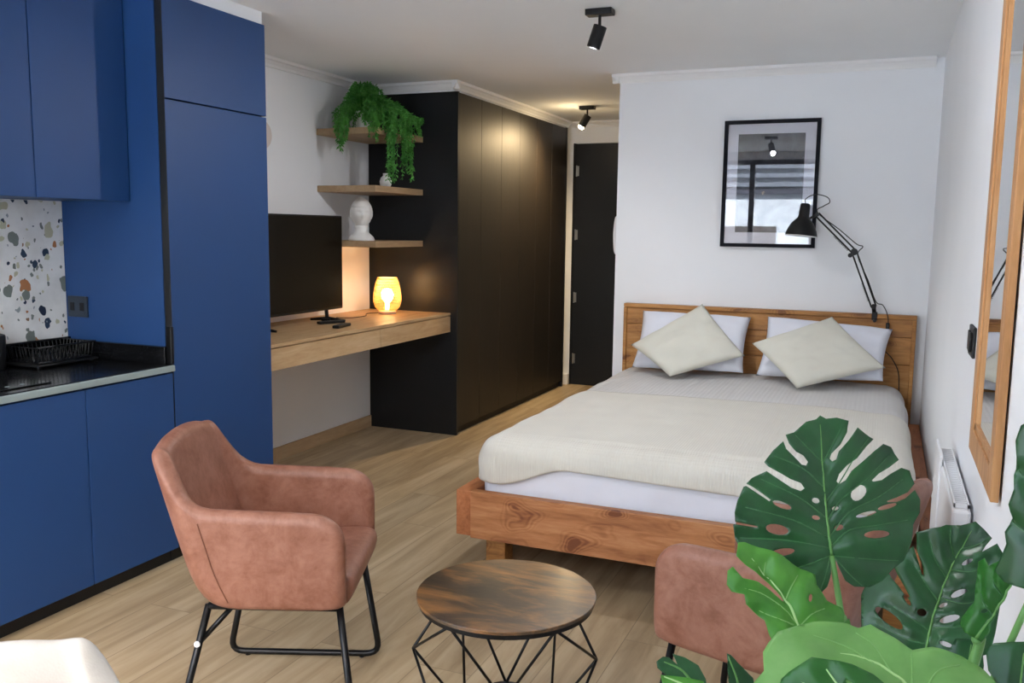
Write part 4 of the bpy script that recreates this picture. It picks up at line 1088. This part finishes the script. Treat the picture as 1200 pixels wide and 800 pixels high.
# 8 small leaves bottom left
O10 = [(40, 690), (75, 663), (105, 668), (150, 705), (125, 648), (190, 668), (260, 708), (298, 780), (305, 850), (240, 860), (180, 790), (100, 765), (45, 722)]
e = leaf(mon, O10, [], T3, at(800, 785, 1, 1.02), Vector((.3, -1, .7)), LEAFD, [(260, 850), (180, 740), (80, 690)], [], VEIN, .01, .003, 4.)
stalk(e)
O11 = [(408, 645), (430, 655), (475, 705), (545, 775), (560, 850), (480, 900), (420, 850), (412, 740)]
e = leaf(mon, O11, [], T3, at(860, 785, 1, 1.06), Vector((.3, -1, .4)), LEAFD, [(480, 880), (460, 780), (415, 660)], [], VEIN, .008, .003, 4.)
stalk(e)
O12 = [(62, 760), (120, 765), (200, 775), (285, 790), (310, 830), (300, 900), (120, 860), (70, 800)]
e = leaf(mon, O12, [], T3, at(800, 800, 1, 1.0), Vector((.3, -.8, .9)), LEAFB, [(280, 880), (180, 810), (80, 768)], [], VEINB, .008, .003, 4.)
stalk(e)

# ------------------------------------------------------------------ outside (seen reflected in the picture glass)
r = root('balcony', 'white balcony with parapet outside the window', 'balcony', (-1.6, -1.0, -.1))
MB().box(-4.2, 1.2, -1.75, -.285, -.2, -.02).build('balcony_slab', plain('concrete', (190, 190, 188), .8), r)
MB().box(-4.2, 1.2, -1.75, -1.65, -.02, .95).build('parapet', plain('white_render', (225, 228, 232), .8), r)
r = root('neighbour_building', 'pale apartment building across the street', 'building', (-4, -15, -8))
wm = plain('render_white', (232, 235, 242), .8)
MB().box(-22, 16, -22, -15, -9, 3.7).build('building_wall', wm, r)
for z in (2.75, 3.0, 3.25, 3.5): MB().box(-16, 8, -14.98, -14.7, z, z + .12).build('balcony_band', plain('grey_band', (120, 124, 134), .7), r)
MB().box(-16, 8, -14.98, -14.8, 2.55, 2.68).build('balcony_band', plain('dark_band', (60, 60, 72), .7), r)
for i in range(9):
    x = -14 + i * 2.4; MB().box(x, x + 1.5, -14.99, -14.95, .2, 1.65).build('window', plain('window_dark', (96, 88, 84), .3), r)

# ------------------------------------------------------------------ light
w = bpy.data.worlds.new('sky'); SC.world = w; w.use_nodes = True; nt = w.node_tree
bg = nt.nodes['Background']
sky = nt.nodes.new('ShaderNodeTexSky'); sky.sky_type = 'NISHITA'; sky.sun_disc = False; sky.sun_elevation = math.radians(48); sky.sun_rotation = math.radians(160); sky.air_density = 1.5; sky.dust_density = 4
mix = nt.nodes.new('ShaderNodeMix'); mix.data_type = 'RGBA'; mix.inputs[0].default_value = .72
nt.links.new(sky.outputs[0], mix.inputs[6]); mix.inputs[7].default_value = (.80, .92, 1.1, 1)
nt.links.new(mix.outputs[2], bg.inputs['Color']); bg.inputs['Strength'].default_value = 2.2
sl = bpy.data.lights.new('sun', 'SUN'); sl.energy = 27; sl.angle = math.radians(1.5); sl.color = (.93, .98, 1)
so = bpy.data.objects.new('sun', sl); COL.objects.link(so); so.location = (0, 6, 12); so.rotation_euler = Vector((.25, -1, -.72)).to_track_quat('-Z', 'Y').to_euler()
pl = bpy.data.lights.new('window_portal', 'AREA'); pl.shape = 'RECTANGLE'; pl.size = WX1 - WX0; pl.size_y = 2.3; pl.cycles.is_portal = True
po = bpy.data.objects.new('window_portal', pl); COL.objects.link(po); po.location = ((WX0 + WX1) / 2, -.3, 1.18); po.rotation_euler = (PI / 2, 0, 0)
SC.view_settings.view_transform = 'Standard'; SC.view_settings.look = 'None'; SC.view_settings.gamma = 1
SC.view_settings.use_curve_mapping = False; SC.view_settings.exposure = 0.36
SC.cycles.use_denoising = True
SC.cycles.max_bounces = 10; SC.cycles.diffuse_bounces = 6; SC.cycles.transparent_max_bounces = 12
SC.cycles.sample_clamp_indirect = 8
